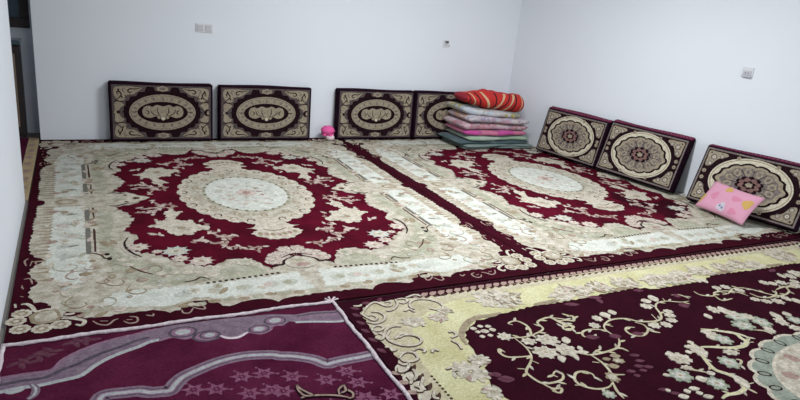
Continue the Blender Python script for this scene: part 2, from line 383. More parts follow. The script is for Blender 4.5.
# hallway runner
hr = tag(empty('hallway_carpet', (-0.7, -1.0, FLOOR_Z)), 'purple carpet with tan border lying in the left hallway', 'carpet')
HX0, HX1 = -1.5, -0.008
box_obj('pile', (HX0+0.7, HX1-0.085+0.7, -1.83+1.0, 0.09+1.0, 0.0, 0.010), 'plum', hr)
bmh = bmesh.new()
bm_box(bmh, HX1-0.085+0.7, HX1+0.7, -1.83+1.0, 0.09+1.0, 0.0, 0.013, 0.003)
bm_obj('border_strip', bmh, 'runner_tan', hr)
for k in range(9):
    yy = -1.75+k*0.22
    inl = Inlay(0.013); inl.poly('rose', flower(HX1-0.045+0.7, yy+1.0, 0.028, 0.05, 0, 6))
    inl.build('border_flower', hr)
ART={
'A_outer':((1.445,0.305),(1.412,0.086),(1.446,0.063),(1.444,0.27),(1.457,0.42),(1.448,0.565),(1.458,0.698),(1.458,0.856),(1.426,0.968),(1.37,1.024),(1.42,1.096),(1.449,1.182),(1.427,1.251),(1.393,1.322),(1.426,1.373),(1.43,1.476),(1.401,1.55),(1.35,1.564),(1.31,1.64),(1.288,1.728),(1.225,1.757),(1.137,1.778),(1.077,1.785),(1.028,1.769),(0.977,1.775),(0.916,1.775),(0.856,1.787),(0.811,1.824),(0.76,1.81),(0.727,1.764),(0.697,1.728),(0.653,1.734),(0.597,1.756),(0.575,1.774),(0.557,1.819),(0.522,1.834),(0.495,1.825),(0.41,1.797),(0.332,1.802),(0.274,1.854),(0.198,1.821),(0.141,1.825),(0.043,1.815),(0.006,1.816)),
'A_field':((0.74,0.031),(0.794,0.066),(0.85,0.136),(0.967,0.178),(0.928,0.276),(0.889,0.357),(0.865,0.453),(0.887,0.498),(0.904,0.562),(0.925,0.605),(0.947,0.664),(0.904,0.718),(0.868,0.779),(0.896,0.841),(0.925,0.918),(0.905,1.018),(0.827,1.068),(0.761,1.13),(0.69,1.222),(0.608,1.301),(0.505,1.327),(0.44,1.284),(0.377,1.254),(0.314,1.277),(0.265,1.313),(0.231,1.389),(0.194,1.464),(0.129,1.362),(0.057,1.309),(0.02,1.294)),
'A_sideband':((1.336,0.119),(1.173,0.092),(1.169,0.282),(1.165,0.59),(1.162,0.863),(1.152,1.107),(1.14,1.248),(1.181,1.367),(1.265,1.369),(1.33,1.277),(1.36,1.055),(1.348,0.723),(1.34,0.29)),
'A_frontband':((0.875,1.548),(0.724,1.54),(0.555,1.56),(0.378,1.549),(0.185,1.538),(0.065,1.516),(0.037,1.747),(0.077,1.754),(0.173,1.728),(0.244,1.74),(0.394,1.73),(0.547,1.735),(0.671,1.689),(0.75,1.724),(0.811,1.751),(0.893,1.728),(0.993,1.71),(1.063,1.679),(1.096,1.603),(1.027,1.53),(0.942,1.53)),
'A_bars':(((1.158,0.423),(1.131,0.419),(1.135,0.226),(1.161,0.23)),((1.155,0.153),(1.126,0.159),(1.128,0.331),(1.157,0.325)),((1.159,0.555),(1.133,0.561),(1.136,0.77),(1.162,0.764)),((1.161,0.591),(1.132,0.598),(1.136,0.993),(1.164,0.986))),
'A_bars2':(((1.109,0.396),(1.1,0.395),(1.104,0.221),(1.112,0.223)),((1.112,0.161),(1.1,0.163),(1.102,0.32),(1.113,0.318)),((1.117,0.578),(1.106,0.58),(1.111,0.776),(1.12,0.774)),((1.115,0.601),(1.103,0.604),(1.109,0.969),(1.12,0.967))),
'A_green':((1.082,0.215),(1.001,0.23),(0.995,0.476),(1.02,0.728),(1.019,0.928),(0.978,1.062),(0.891,1.172),(0.766,1.261),(0.647,1.376),(0.546,1.511),(0.721,1.516),(0.869,1.488),(0.969,1.372),(1.039,1.22),(1.078,1.052),(1.095,0.78)),
'A_green2':((0.548,1.523),(0.473,1.393),(0.357,1.335),(0.274,1.385),(0.229,1.484),(0.273,1.515)),
'A_dots':((0.578,1.541),(0.178,1.511)),
'A_archcurve':((0.926,0.783),(0.952,0.87),(0.944,0.961),(0.917,1.038),(0.876,1.102)),
'A_flowers':(((0.88,0.952),(0.822,0.966),('pinkcream',)),((0.785,1.046),(0.758,1.053),('pinkcream',)),((0.68,1.064),(0.607,1.081),('greywhite',)),((0.673,1.181),(0.63,1.192),('pinkcream',)),((0.562,1.246),(0.496,1.263),('pinkcream',)),((0.322,1.314),(0.272,1.326),('cream',))),
'A_cluster':(((0.211,1.348),(0.164,1.243),(0.119,1.217),(0.069,1.179),(0.031,1.15),(0.013,1.135),(0.015,1.242),(0.054,1.306),(0.098,1.342),(0.131,1.391),(0.185,1.389)),((0.018,1.136),(0.063,1.136),(0.093,1.167),(0.067,1.262),(0.003,1.282),(0.011,1.243))),
'A_armfront':((0.188,1.433),(0.167,1.405),(0.117,1.406),(0.093,1.355),(0.044,1.32),(0.011,1.292)),
'A_spray':((0.796,0.611),(0.734,0.581),(0.739,0.476),(0.696,0.537),(0.652,0.457),(0.664,0.363),(0.606,0.279),(0.587,0.359),(0.539,0.349),(0.578,0.417),(0.618,0.5),(0.573,0.545),(0.503,0.541),(0.495,0.63),(0.412,0.682),(0.429,0.745),(0.508,0.745),(0.547,0.817),(0.597,0.79),(0.633,0.814),(0.679,0.757),(0.683,0.708),(0.725,0.65)),
'A_sprayc':((0.592,0.678),(0.543,0.688)),
'A_twigs':(((0.823,0.228),(0.774,0.26),(0.708,0.241),(0.643,0.193),(0.572,0.198)),((0.72,0.07),(0.687,0.158),(0.657,0.211)),((0.815,0.335),(0.752,0.328)),((0.827,0.312),(0.761,0.35),(0.702,0.294),(0.656,0.24),(0.587,0.277)),((0.731,0.394),(0.691,0.269)),((0.784,0.756),(0.746,0.783)),((0.543,0.926),(0.497,0.906),(0.445,0.979)),((0.442,0.589),(0.416,0.67)),((0.485,0.71),(0.378,0.806)),((0.43,0.778),(0.39,0.867)),((0.783,0.753),(0.724,0.788)),((0.553,0.923),(0.514,0.914),(0.482,0.939)),((0.426,0.79),(0.393,0.866),(0.339,0.932)),((0.438,1.001),(0.397,0.985),(0.374,1.054)),((0.378,0.86),(0.331,0.911),(0.296,0.905)),((0.409,1.012),(0.365,1.072),(0.308,1.068),(0.267,1.133),(0.205,1.11),(0.151,1.105)),((0.234,1.133),(0.199,1.198)),((0.37,0.916),(0.37,1.008))),
'A_pendant':((0.048,0.624),(0.064,0.627),(0.054,0.672),(0.108,0.683),(0.129,0.759),(0.189,0.778),(0.122,0.815),(0.182,0.882),(0.154,0.934),(0.121,0.955),(0.084,1.004),(0.042,1.008),(0.023,1.021),(0.036,1.012)),
'A_pendline':((0.01,0.849),(0.027,0.849),(0.081,0.81)),
'A_corner_ros':(((1.446,1.651),(1.41,1.662)),((1.465,1.722),(1.429,1.732)),((1.444,1.803),(1.409,1.814)),((1.359,1.823),(1.324,1.833)),((1.283,1.805),(1.246,1.816))),
'A_corner_palm':((1.417,1.692),(1.389,1.648),(1.352,1.635),(1.308,1.64),(1.288,1.685),(1.282,1.732),(1.294,1.773),(1.33,1.777),(1.377,1.781),(1.405,1.754)),
'A_corner_curl':(((1.48,1.543),(1.475,1.584)),((1.455,1.555),(1.43,1.557),(1.406,1.596),(1.389,1.645),(1.352,1.635)),((1.352,1.635),(1.321,1.636),(1.318,1.602),(1.341,1.591)),((1.282,1.747),(1.244,1.758),(1.188,1.797),(1.198,1.838),(1.223,1.823)),((1.269,1.713),(1.244,1.713),(1.225,1.711))),
'A_corner_dark':(((1.382,1.587),(1.36,1.574),(1.322,1.592),(1.315,1.622),(1.339,1.639),(1.371,1.63)),((1.276,1.719),(1.26,1.685),(1.232,1.701),(1.19,1.713),(1.206,1.732),(1.244,1.739))),
'A_edge_curls':(((1.452,0.983),(1.468,1.021),(1.457,1.086)),((1.432,1.02),(1.439,1.091)),((1.373,1.045),(1.413,1.045),(1.404,1.1)),((1.458,1.261),(1.431,1.259),(1.418,1.327)),((1.464,1.333),(1.455,1.38)),((1.151,1.808),(1.127,1.848),(1.09,1.863),(1.062,1.827),(1.042,1.818)),((1.12,1.818),(1.088,1.827)),((1.466,1.354),(1.455,1.374)),((1.464,1.458),(1.45,1.47)),((1.022,1.847),(0.998,1.876),(0.965,1.871),(0.962,1.827),(0.993,1.81)),((1.009,1.839),(0.983,1.843)),((0.92,1.816),(0.891,1.832),(0.886,1.81)),((0.753,1.809),(0.751,1.842),(0.723,1.85),(0.699,1.808)),((0.706,1.781),(0.682,1.813),(0.648,1.831),(0.646,1.799),(0.674,1.765)),((0.64,1.741),(0.628,1.761))),
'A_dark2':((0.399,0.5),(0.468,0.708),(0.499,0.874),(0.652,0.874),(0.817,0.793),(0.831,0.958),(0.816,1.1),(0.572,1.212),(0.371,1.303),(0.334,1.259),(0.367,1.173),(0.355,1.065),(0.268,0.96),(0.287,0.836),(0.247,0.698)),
'B_outer':((0.0,1.44),(0.38,1.438),(0.817,1.426),(1.208,1.421),(1.459,1.421),(1.638,1.405),(1.757,1.425),(1.846,1.437),(1.938,1.439),(2.011,1.441),(2.076,1.429),(2.125,1.396),(2.162,1.35),(2.168,1.296),(2.174,1.244),(2.179,1.183),(2.188,1.091),(2.172,1.0),(2.169,0.931),(2.181,0.865),(2.212,0.772),(2.213,0.675),(2.221,0.596),(2.2,0.0)),
'B_field':((0.0,1.11),(0.066,1.111),(0.228,1.111),(0.359,1.161),(0.59,1.153),(0.788,1.14),(1.058,1.138),(1.175,1.146),(1.334,1.131),(1.422,1.122),(1.515,1.103),(1.597,1.099),(1.676,1.046),(1.729,1.01),(1.773,0.908),(1.791,0.81),(1.774,0.742),(1.845,0.654),(1.868,0.57),(1.86,0.48),(1.8,0.0)),
'B_tanrim':(((1.415,1.131),(1.501,1.122),(1.562,1.128),(1.646,1.097),(1.723,1.034),(1.766,0.975),(1.783,0.902)),((1.166,1.157),(1.04,1.159),(0.974,1.166)),((0.573,1.17),(0.42,1.178),(0.321,1.18))),
'B_vines':((0.013,((-1.434,-0.997),(-1.446,-1.02),(-1.388,-1.028),(-1.364,-0.971),(-1.386,-0.905),(-1.425,-0.874),(-1.51,-0.884),(-1.558,-0.915))),(0.013,((-1.51,-0.884),(-1.508,-0.794),(-1.527,-0.725),(-1.566,-0.676),(-1.636,-0.62),(-1.649,-0.587),(-1.634,-0.517),(-1.583,-0.5),(-1.519,-0.506),(-1.487,-0.543),(-1.506,-0.568),(-1.535,-0.549),(-1.527,-0.528))),(0.013,((-1.534,-0.717),(-1.589,-0.724),(-1.654,-0.745),(-1.668,-0.791),(-1.649,-0.817),(-1.64,-0.782))),(0.013,((-1.51,-0.884),(-1.448,-0.872),(-1.364,-0.886),(-1.297,-0.914),(-1.287,-0.973),(-1.244,-0.998),(-1.176,-1.004),(-1.161,-0.947),(-1.147,-0.918),(-1.126,-0.879),(-1.168,-0.857),(-1.187,-0.88),(-1.158,-0.914))),(0.013,((-1.176,-1.004),(-1.112,-0.966),(-1.07,-0.933),(-1.039,-0.976),(-1.071,-0.986))),(0.013,((-1.634,-0.517),(-1.612,-0.465),(-1.572,-0.452),(-1.6,-0.427),(-1.626,-0.449))),(0.013,((-1.635,-0.63),(-1.668,-0.646))),(0.013,((-1.56,-0.684),(-1.541,-0.648))),(0.013,((-1.173,-1.0),(-1.154,-0.964),(-1.133,-0.917),(-1.114,-0.883),(-1.161,-0.858),(-1.187,-0.876),(-1.166,-0.908),(-1.123,-0.915))),(0.013,((-1.147,-0.958),(-1.105,-0.949),(-1.066,-0.937),(-1.034,-0.979),(-1.065,-0.988))),(0.013,((-0.931,-0.722),(-0.962,-0.741),(-0.96,-0.807),(-0.916,-0.852),(-0.836,-0.879),(-0.746,-0.863),(-0.698,-0.817),(-0.605,-0.789),(-0.536,-0.8),(-0.486,-0.85),(-0.447,-0.916),(-0.387,-0.956),(-0.31,-0.958),(-0.228,-0.922),(-0.159,-0.915))),(0.013,((-0.967,-0.799),(-1.029,-0.827),(-1.091,-0.827),(-1.125,-0.804),(-1.128,-0.774),(-1.062,-0.753))),(0.013,((-0.727,-0.816),(-0.701,-0.777),(-0.724,-0.725),(-0.797,-0.69),(-0.855,-0.708),(-0.857,-0.756),(-0.821,-0.784),(-0.776,-0.77))),(0.013,((-0.724,-0.725),(-0.705,-0.7),(-0.678,-0.682))),(0.013,((-0.575,-0.791),(-0.55,-0.857))),(0.013,((-0.923,-0.844),(-0.893,-0.816))),(0.013,((-0.2,-1.011),(-0.141,-0.995),(-0.126,-0.941))),(0.013,((-0.302,-0.991),(-0.316,-0.959))),(0.013,((-1.288,-0.667),(-1.232,-0.628),(-1.143,-0.624),(-1.046,-0.636),(-0.992,-0.672),(-0.961,-0.708))),(0.013,((-1.232,-0.628),(-1.227,-0.561),(-1.239,-0.502),(-1.252,-0.461),(-1.197,-0.438))),(0.013,((-1.3,-0.411),(-1.354,-0.386),(-1.42,-0.395),(-1.464,-0.437),(-1.466,-0.481),(-1.422,-0.524),(-1.374,-0.524),(-1.349,-0.493),(-1.363,-0.461))),(0.013,((-1.302,-0.411),(-1.335,-0.352),(-1.349,-0.296))),(0.013,((-1.046,-0.631),(-1.023,-0.624),(-1.011,-0.591))),(0.013,((-1.143,-0.624),(-1.181,-0.645),(-1.139,-0.652))),(0.013,((-1.242,-0.558),(-1.271,-0.575))),(0.013,((-1.47,-0.442),(-1.494,-0.45))),(0.013,((-0.0,-1.006),(0.001,-0.955),(0.075,-0.922),(0.136,-0.955),(0.231,-0.95),(0.299,-0.91),(0.322,-0.853))),(0.013,((0.087,-0.919),(0.075,-0.86),(0.172,-0.857))),(0.013,((0.374,-0.877),(0.384,-0.823),(0.447,-0.793),(0.553,-0.814),(0.604,-0.852))),(0.013,((0.625,-0.86),(0.723,-0.874),(0.861,-0.85))),(0.013,((-0.095,-0.533),(-0.04,-0.507),(-0.028,-0.463))),(0.022,((-0.405,-0.638),(-0.318,-0.591),(-0.23,-0.525),(-0.215,-0.472))),(0.026,((-0.628,-0.495),(-0.646,-0.449),(-0.68,-0.392),(-0.708,-0.32),(-0.681,-0.272),(-0.67,-0.215),(-0.7,-0.166),(-0.768,-0.146),(-0.847,-0.152),(-0.897,-0.141))),(0.026,((-0.582,-0.499),(-0.514,-0.477),(-0.423,-0.439),(-0.336,-0.43),(-0.269,-0.455),(-0.263,-0.491),(-0.247,-0.545),(-0.302,-0.581))),(0.013,((-0.874,-0.39),(-0.825,-0.359),(-0.775,-0.318))),(0.013,((-0.7,-0.166),(-0.694,-0.135),(-0.689,-0.112))),(0.013,((-0.6,-0.55),(-0.6,-0.522),(-0.618,-0.492))),(0.013,((-0.665,-0.525),(-0.637,-0.498))),(0.013,((-0.707,-0.485),(-0.659,-0.47))),(0.013,((-0.504,-0.352),(-0.491,-0.331),(-0.561,-0.296))),(0.013,((-0.289,-0.452),(-0.232,-0.44))),(0.013,((-0.261,-0.472),(-0.201,-0.482))),(0.013,((-0.67,-0.178),(-0.621,-0.176)))),
'B_blobs':(('cream',-1.351,-0.812,0.068,0.058,0.3),('cream',-1.442,-0.719,0.071,0.06,0.31),('cream',-1.326,-0.704,0.06,0.062,0.31),('cream',-1.459,-0.83,0.042,0.036,0.3),('cream',-1.55,-0.908,0.042,0.041,0.3),('cream',-1.664,-1.025,0.017,0.017,0.3),('cream',-1.616,-1.035,0.015,0.014,0.29),('cream',-1.575,-1.022,0.016,0.015,0.29),('cream',-1.661,-0.989,0.014,0.014,0.3),('cream',-1.622,-0.984,0.022,0.019,0.3),('cream',-1.572,-0.985,0.017,0.017,0.3),('cream',-1.664,-0.943,0.014,0.014,0.3),('cream',-1.617,-0.94,0.014,0.014,0.3),('cream',-1.251,-0.781,0.017,0.029,0.3),('cream',-1.406,-0.645,0.016,0.03,0.31),('cream',-1.318,-0.648,0.014,0.031,0.31),('cream',-1.255,-0.66,0.03,0.016,0.31),('mauve',-1.773,-0.591,0.042,0.032,0.32),('mauve',-1.797,-0.636,0.023,0.018,0.32),('mauve',-1.822,-0.644,0.011,0.011,0.32),('cream',-0.99,-0.855,0.033,0.031,0.29),('cream',-0.915,-0.913,0.032,0.033,0.29),('cream',-0.838,-0.932,0.03,0.032,0.29),('cream',-0.771,-0.944,0.024,0.028,0.28),('cream',-0.499,-0.942,0.037,0.036,0.28),('cream',-0.441,-0.995,0.031,0.029,0.28),('cream',-0.365,-1.009,0.029,0.043,0.27),('cream',-0.647,-0.751,0.037,0.034,0.29),('cream',-0.567,-0.737,0.035,0.034,0.29),('cream',-0.49,-0.766,0.036,0.028,0.29),('cream',-0.449,-0.813,0.036,0.029,0.29),('cream',-0.418,-0.852,0.032,0.025,0.28),('mauve',-0.247,-0.881,0.036,0.037,0.28),('mauve',-0.176,-0.992,0.025,0.023,0.27),('mauve',-0.733,-1.124,0.046,0.025,0.27),('mauve',-0.736,-1.078,0.017,0.03,0.28),('mauve',-0.941,-1.092,0.05,0.024,0.28),('mauve',-0.371,-1.121,0.037,0.023,0.27),('cream',-1.321,-0.706,0.056,0.055,0.31),('cream',-1.266,-0.776,0.017,0.029,0.3),('cream',-1.399,-0.649,0.02,0.023,0.31),('cream',-1.322,-0.635,0.013,0.03,0.31),('cream',-1.242,-0.693,0.013,0.021,0.31),('tan',-1.275,-0.439,0.035,0.043,0.32),('tan',-1.134,-0.539,0.033,0.024,0.31),('tan',-1.196,-0.511,0.027,0.02,0.32),('tan',-1.116,-0.579,0.026,0.018,0.31),('tan',-1.183,-0.571,0.02,0.014,0.31),('mauve',-1.012,-0.552,0.025,0.013,0.31),('mauve',-1.027,-0.504,0.024,0.012,0.31),('mauve',-1.07,-0.47,0.024,0.015,0.32),('mauve',-1.146,-0.448,0.022,0.013,0.32),('mauve',-1.028,-0.449,0.024,0.014,0.32),('mauve',-1.079,-0.434,0.018,0.012,0.32),('mauve',-1.146,-0.411,0.016,0.01,0.32),('mauve',-1.11,-0.283,0.033,0.012,0.33),('mauve',-1.084,-0.246,0.021,0.012,0.33),('mauve',-1.097,-0.759,0.04,0.027,0.3),('mauve',-0.966,-0.728,0.038,0.028,0.3),('mauve',-0.818,-0.71,0.036,0.025,0.3),('greygreen',-0.927,-0.343,0.06,0.057,0.32),('greygreen',-1.393,-0.342,0.033,0.031,0.33),('cream',-0.803,-0.445,0.06,0.048,0.31),('cream',-0.812,-0.502,0.018,0.023,0.31),('cream',-0.635,-0.48,0.04,0.069,0.31),('cream',-0.601,-0.55,0.017,0.017,0.3),('cream',-0.661,-0.523,0.014,0.016,0.31),('cream',-0.698,-0.483,0.018,0.016,0.31),('cream',-0.839,-0.379,0.033,0.021,0.32),('cream',0.212,-1.0,0.032,0.029,0.27),('cream',0.289,-0.992,0.035,0.033,0.27),('cream',0.343,-0.929,0.035,0.029,0.27),('cream',0.786,-0.926,0.043,0.04,0.26),('cream',0.849,-0.867,0.043,0.051,0.26),('cream',0.32,-0.803,0.034,0.028,0.28),('cream',0.369,-0.76,0.036,0.031,0.28),('cream',0.45,-0.737,0.044,0.041,0.28),('cream',0.554,-0.75,0.032,0.039,0.27),('cream',0.595,-0.701,0.029,0.039,0.28),('cream',0.65,-0.962,0.034,0.036,0.26),('cream',0.702,-0.934,0.031,0.029,0.26),('cream',1.082,-1.009,0.061,0.049,0.25),('cream',0.915,-1.007,0.021,0.039,0.26),('cream',0.977,-0.982,0.039,0.047,0.26),('cream',-0.108,-0.784,0.036,0.048,0.28),('cream',-0.05,-0.756,0.031,0.049,0.28),('cream',-0.222,-0.733,0.021,0.031,0.29),('cream',0.182,-1.124,0.021,0.033,0.26),('cream',0.226,-1.104,0.019,0.033,0.26),('greygreen',-0.036,-0.673,0.083,0.068,0.29),('greygreen',-0.108,-0.589,0.075,0.06,0.29),('greygreen',0.051,-0.583,0.061,0.068,0.29),('greygreen',0.297,-0.531,0.051,0.056,0.29),('cream',0.229,-0.606,0.027,0.05,0.29),('cream',0.181,-0.544,0.042,0.049,0.29),('cream',0.324,-0.601,0.025,0.029,0.29),('cream',0.192,-0.467,0.041,0.037,0.29),('cream',-0.037,-0.718,0.048,0.038,0.29),('cream',0.033,-0.653,0.036,0.038,0.29),('cream',0.003,-0.503,0.032,0.04,0.3),('cream',-0.397,-0.576,0.037,0.036,0.3),('greygreen',-0.386,-0.514,0.056,0.057,0.3),('greygreen',-0.934,-0.341,0.063,0.06,0.32),('greygreen',-0.574,-0.341,0.057,0.061,0.31),('greygreen',-0.812,-0.233,0.057,0.06,0.32),('cream',-0.797,-0.455,0.064,0.052,0.31),('cream',-0.47,-0.406,0.047,0.029,0.31),('cream',-0.828,-0.498,0.018,0.019,0.31),('cream',-1.0,-0.367,0.015,0.013,0.32),('cream',-0.62,-0.475,0.034,0.052,0.31),('cream',-0.856,-0.285,0.026,0.024,0.32),('cream',-0.762,-0.304,0.021,0.018,0.32),('cream',-0.675,-0.202,0.028,0.052,0.32),('cream',-0.962,-0.24,0.025,0.016,0.33),('cream',-1.014,-0.236,0.016,0.016,0.33),('cream',-1.066,-0.213,0.024,0.018,0.33),('cream',-0.968,-0.207,0.016,0.014,0.33),('cream',-0.951,-0.173,0.024,0.015,0.33),('cream',-1.099,-0.272,0.012,0.009,0.33),('cream',-0.405,-0.603,0.037,0.023,0.3),('cream',-0.434,-0.554,0.021,0.031,0.3)),
'B_scrolls':(((-2.163,-1.325),(-2.118,-1.38),(-2.074,-1.42),(-2.031,-1.435),(-1.994,-1.379),(-1.959,-1.387),(-1.952,-1.421),(-1.984,-1.421)),((-2.16,-1.341),(-2.146,-1.295),(-2.122,-1.255),(-2.094,-1.28),(-2.11,-1.31),(-2.14,-1.31)),((-2.169,-1.253),(-2.127,-1.225),(-2.077,-1.242),(-2.049,-1.283),(-2.062,-1.329),(-2.1,-1.34)),((-2.176,-1.162),(-2.144,-1.152),(-2.109,-1.172),(-2.115,-1.197),(-2.147,-1.199),(-2.17,-1.175),(-2.176,-1.117)),((-1.903,-1.435),(-1.867,-1.434),(-1.85,-1.411),(-1.883,-1.383),(-1.907,-1.399)),((-1.859,-1.305),(-1.871,-1.335),(-1.846,-1.382),(-1.797,-1.405),(-1.73,-1.386),(-1.69,-1.338),(-1.693,-1.284),(-1.735,-1.26),(-1.775,-1.289)),((-1.978,-1.019),(-2.001,-1.07),(-2.048,-1.092),(-2.099,-1.056)),((-2.121,-1.063),(-2.134,-1.104),(-2.101,-1.154),(-2.051,-1.171),(-2.014,-1.159)),((-2.166,-1.429),(-2.135,-1.42),(-2.117,-1.432)),((-1.912,-1.437),(-1.927,-1.378),(-1.982,-1.332),(-2.016,-1.333)),((-1.846,-1.438),(-1.779,-1.457),(-1.754,-1.431)),((-1.979,-1.213),(-1.922,-1.221),(-1.895,-1.171),(-1.902,-1.125)),((-1.926,-1.298),(-1.891,-1.314),(-1.875,-1.275)),((-2.093,-1.129),(-2.131,-1.088),(-2.128,-1.036),(-2.085,-0.989),(-2.024,-0.978),(-1.98,-1.006),(-1.985,-1.051),(-2.032,-1.075),(-2.077,-1.062)),((-2.159,-1.131),(-2.137,-1.107),(-2.167,-1.073),(-2.189,-1.097)),((-2.181,-1.003),(-2.157,-0.995),(-2.158,-0.964),(-2.132,-0.971)),((-2.161,-0.894),(-2.113,-0.933),(-2.073,-0.921),(-2.071,-0.873),(-2.108,-0.854),(-2.147,-0.867),(-2.154,-0.899)),((-2.066,-0.934),(-2.031,-0.947),(-2.006,-0.923),(-2.025,-0.905)),((-1.985,-0.892),(-1.963,-0.914),(-1.944,-0.896)),((-2.177,-0.861),(-2.161,-0.841),(-2.134,-0.84),(-2.172,-0.801),(-2.205,-0.797),(-2.193,-0.83)),((-2.139,-0.797),(-2.146,-0.749),(-2.176,-0.718)),((-2.19,-0.757),(-2.187,-0.721),(-2.203,-0.7)),((-2.123,-0.728),(-2.162,-0.672),(-2.162,-0.639)),((-2.191,-0.682),(-2.175,-0.663),(-2.18,-0.639),(-2.201,-0.646)),((-2.123,-0.626),(-2.151,-0.584),(-2.136,-0.566)),((-1.808,-1.033),(-1.782,-1.034),(-1.783,-0.998),(-1.822,-0.984)),((-1.836,-0.962),(-1.819,-0.922),(-1.829,-0.875)),((-1.972,-0.721),(-1.938,-0.731),(-1.91,-0.708),(-1.91,-0.686),(-1.945,-0.69),(-1.961,-0.71)),((-1.992,-0.749),(-1.922,-0.756),(-1.863,-0.714),(-1.871,-0.673)),((-1.855,-0.772),(-1.814,-0.774),(-1.823,-0.731),(-1.859,-0.72))),
'B_dotline':((-2.112,-0.8),(-2.103,-0.668),(-2.087,-0.551)),
'B_bflowers':((-1.894,-0.695,0.1),(-1.394,-1.298,0.11),(-1.314,-1.224,0.08),(-0.811,-1.228,0.1),(-0.925,-1.205,0.07),(-0.36,-1.236,0.09),(-0.123,-1.203,0.1),(0.027,-1.194,0.08),(0.587,-1.233,0.08),(0.729,-1.232,0.06),(1.28,-1.284,0.09),(-1.786,-1.183,0.06),(-1.935,-1.183,0.07),(-1.714,-1.242,0.05),(-1.801,-0.768,0.06),(-1.889,-0.527,0.06)),
'P_bandtop':((-0.025,0.242),(0.01,0.241),(0.099,0.239),(0.185,0.239),(0.222,0.179),(0.274,0.132),(0.349,0.09),(0.435,0.062),(0.539,0.043),(0.548,0.035),(0.617,0.026)),
'P_bandbot':((-0.015,0.341),(0.018,0.341),(0.086,0.334),(0.151,0.338),(0.217,0.329),(0.285,0.32),(0.317,0.292),(0.344,0.26),(0.399,0.216),(0.47,0.18),(0.529,0.157),(0.568,0.133),(0.628,0.123)),
'P_r1':((1.268,0.074),(1.359,0.068),(1.458,0.087)),
'P_r2':((1.245,0.148),(1.325,0.166),(1.443,0.201)),
'P_center':((0.61,0.135),(0.668,0.118),(0.7,0.137),(0.724,0.151),(0.755,0.147),(0.773,0.174),(0.796,0.183),(0.834,0.189),(0.862,0.17),(0.88,0.159),(0.904,0.2),(0.95,0.211),(0.998,0.179),(1.021,0.186),(1.058,0.206),(1.106,0.186),(1.133,0.15),(1.184,0.157),(1.219,0.131),(1.245,0.148),(1.268,0.074),(1.148,0.035),(1.018,0.025),(0.892,0.015),(0.764,-0.005),(0.689,0.011),(0.65,0.013),(0.618,0.021)),
'P_ovals':((0.72,0.087,0.07),(0.817,0.155,0.07),(0.829,0.149,0.05),(1.154,0.103,0.06),(1.059,0.161,0.055)),
'P_scal':((0.874,0.169),(0.904,0.2),(0.951,0.206),(1.001,0.174)),
'P_arch':((0.332,0.601),(0.356,0.501),(0.381,0.48),(0.445,0.488),(0.498,0.496),(0.533,0.518),(0.578,0.526),(0.607,0.529),(0.636,0.485),(0.676,0.446),(0.752,0.41),(0.815,0.386),(0.87,0.375),(0.932,0.372),(0.985,0.379),(1.059,0.399),(1.087,0.419),(1.131,0.434),(1.173,0.457),(1.226,0.496),(1.262,0.545),(1.292,0.543),(1.335,0.539),(1.413,0.539),(1.484,0.537),(1.519,0.537)),
'P_stars':((0.893,0.524),(0.985,0.528),(0.778,0.577),(0.896,0.648),(0.984,0.653),(0.693,0.554),(1.092,0.588),(1.22,0.657),(1.341,0.718),(1.447,0.774),(1.331,0.824),(1.516,0.693),(1.327,0.624),(1.027,0.677)),
'P_cart':(((1.078,0.75),(1.101,0.746),(1.157,0.756),(1.224,0.782),(1.272,0.817)),((1.088,0.659),(1.084,0.696),(1.096,0.738),(1.127,0.746),(1.111,0.718),(1.094,0.687),(1.09,0.66)),((1.233,0.778),(1.243,0.744),(1.274,0.725),(1.274,0.754),(1.289,0.785),(1.277,0.812),(1.258,0.812)),((1.274,0.725),(1.268,0.759),(1.244,0.77))),
'P_hook':((0.029,0.333),(0.053,0.356),(0.082,0.351),(0.096,0.343)),
'P_hook2':((0.121,0.322),(0.137,0.357),(0.133,0.397),(0.114,0.42)),
'P_florets':((0.168,0.092),(0.082,0.155),(0.316,0.041),(0.281,0.045),(0.143,0.119)),
}

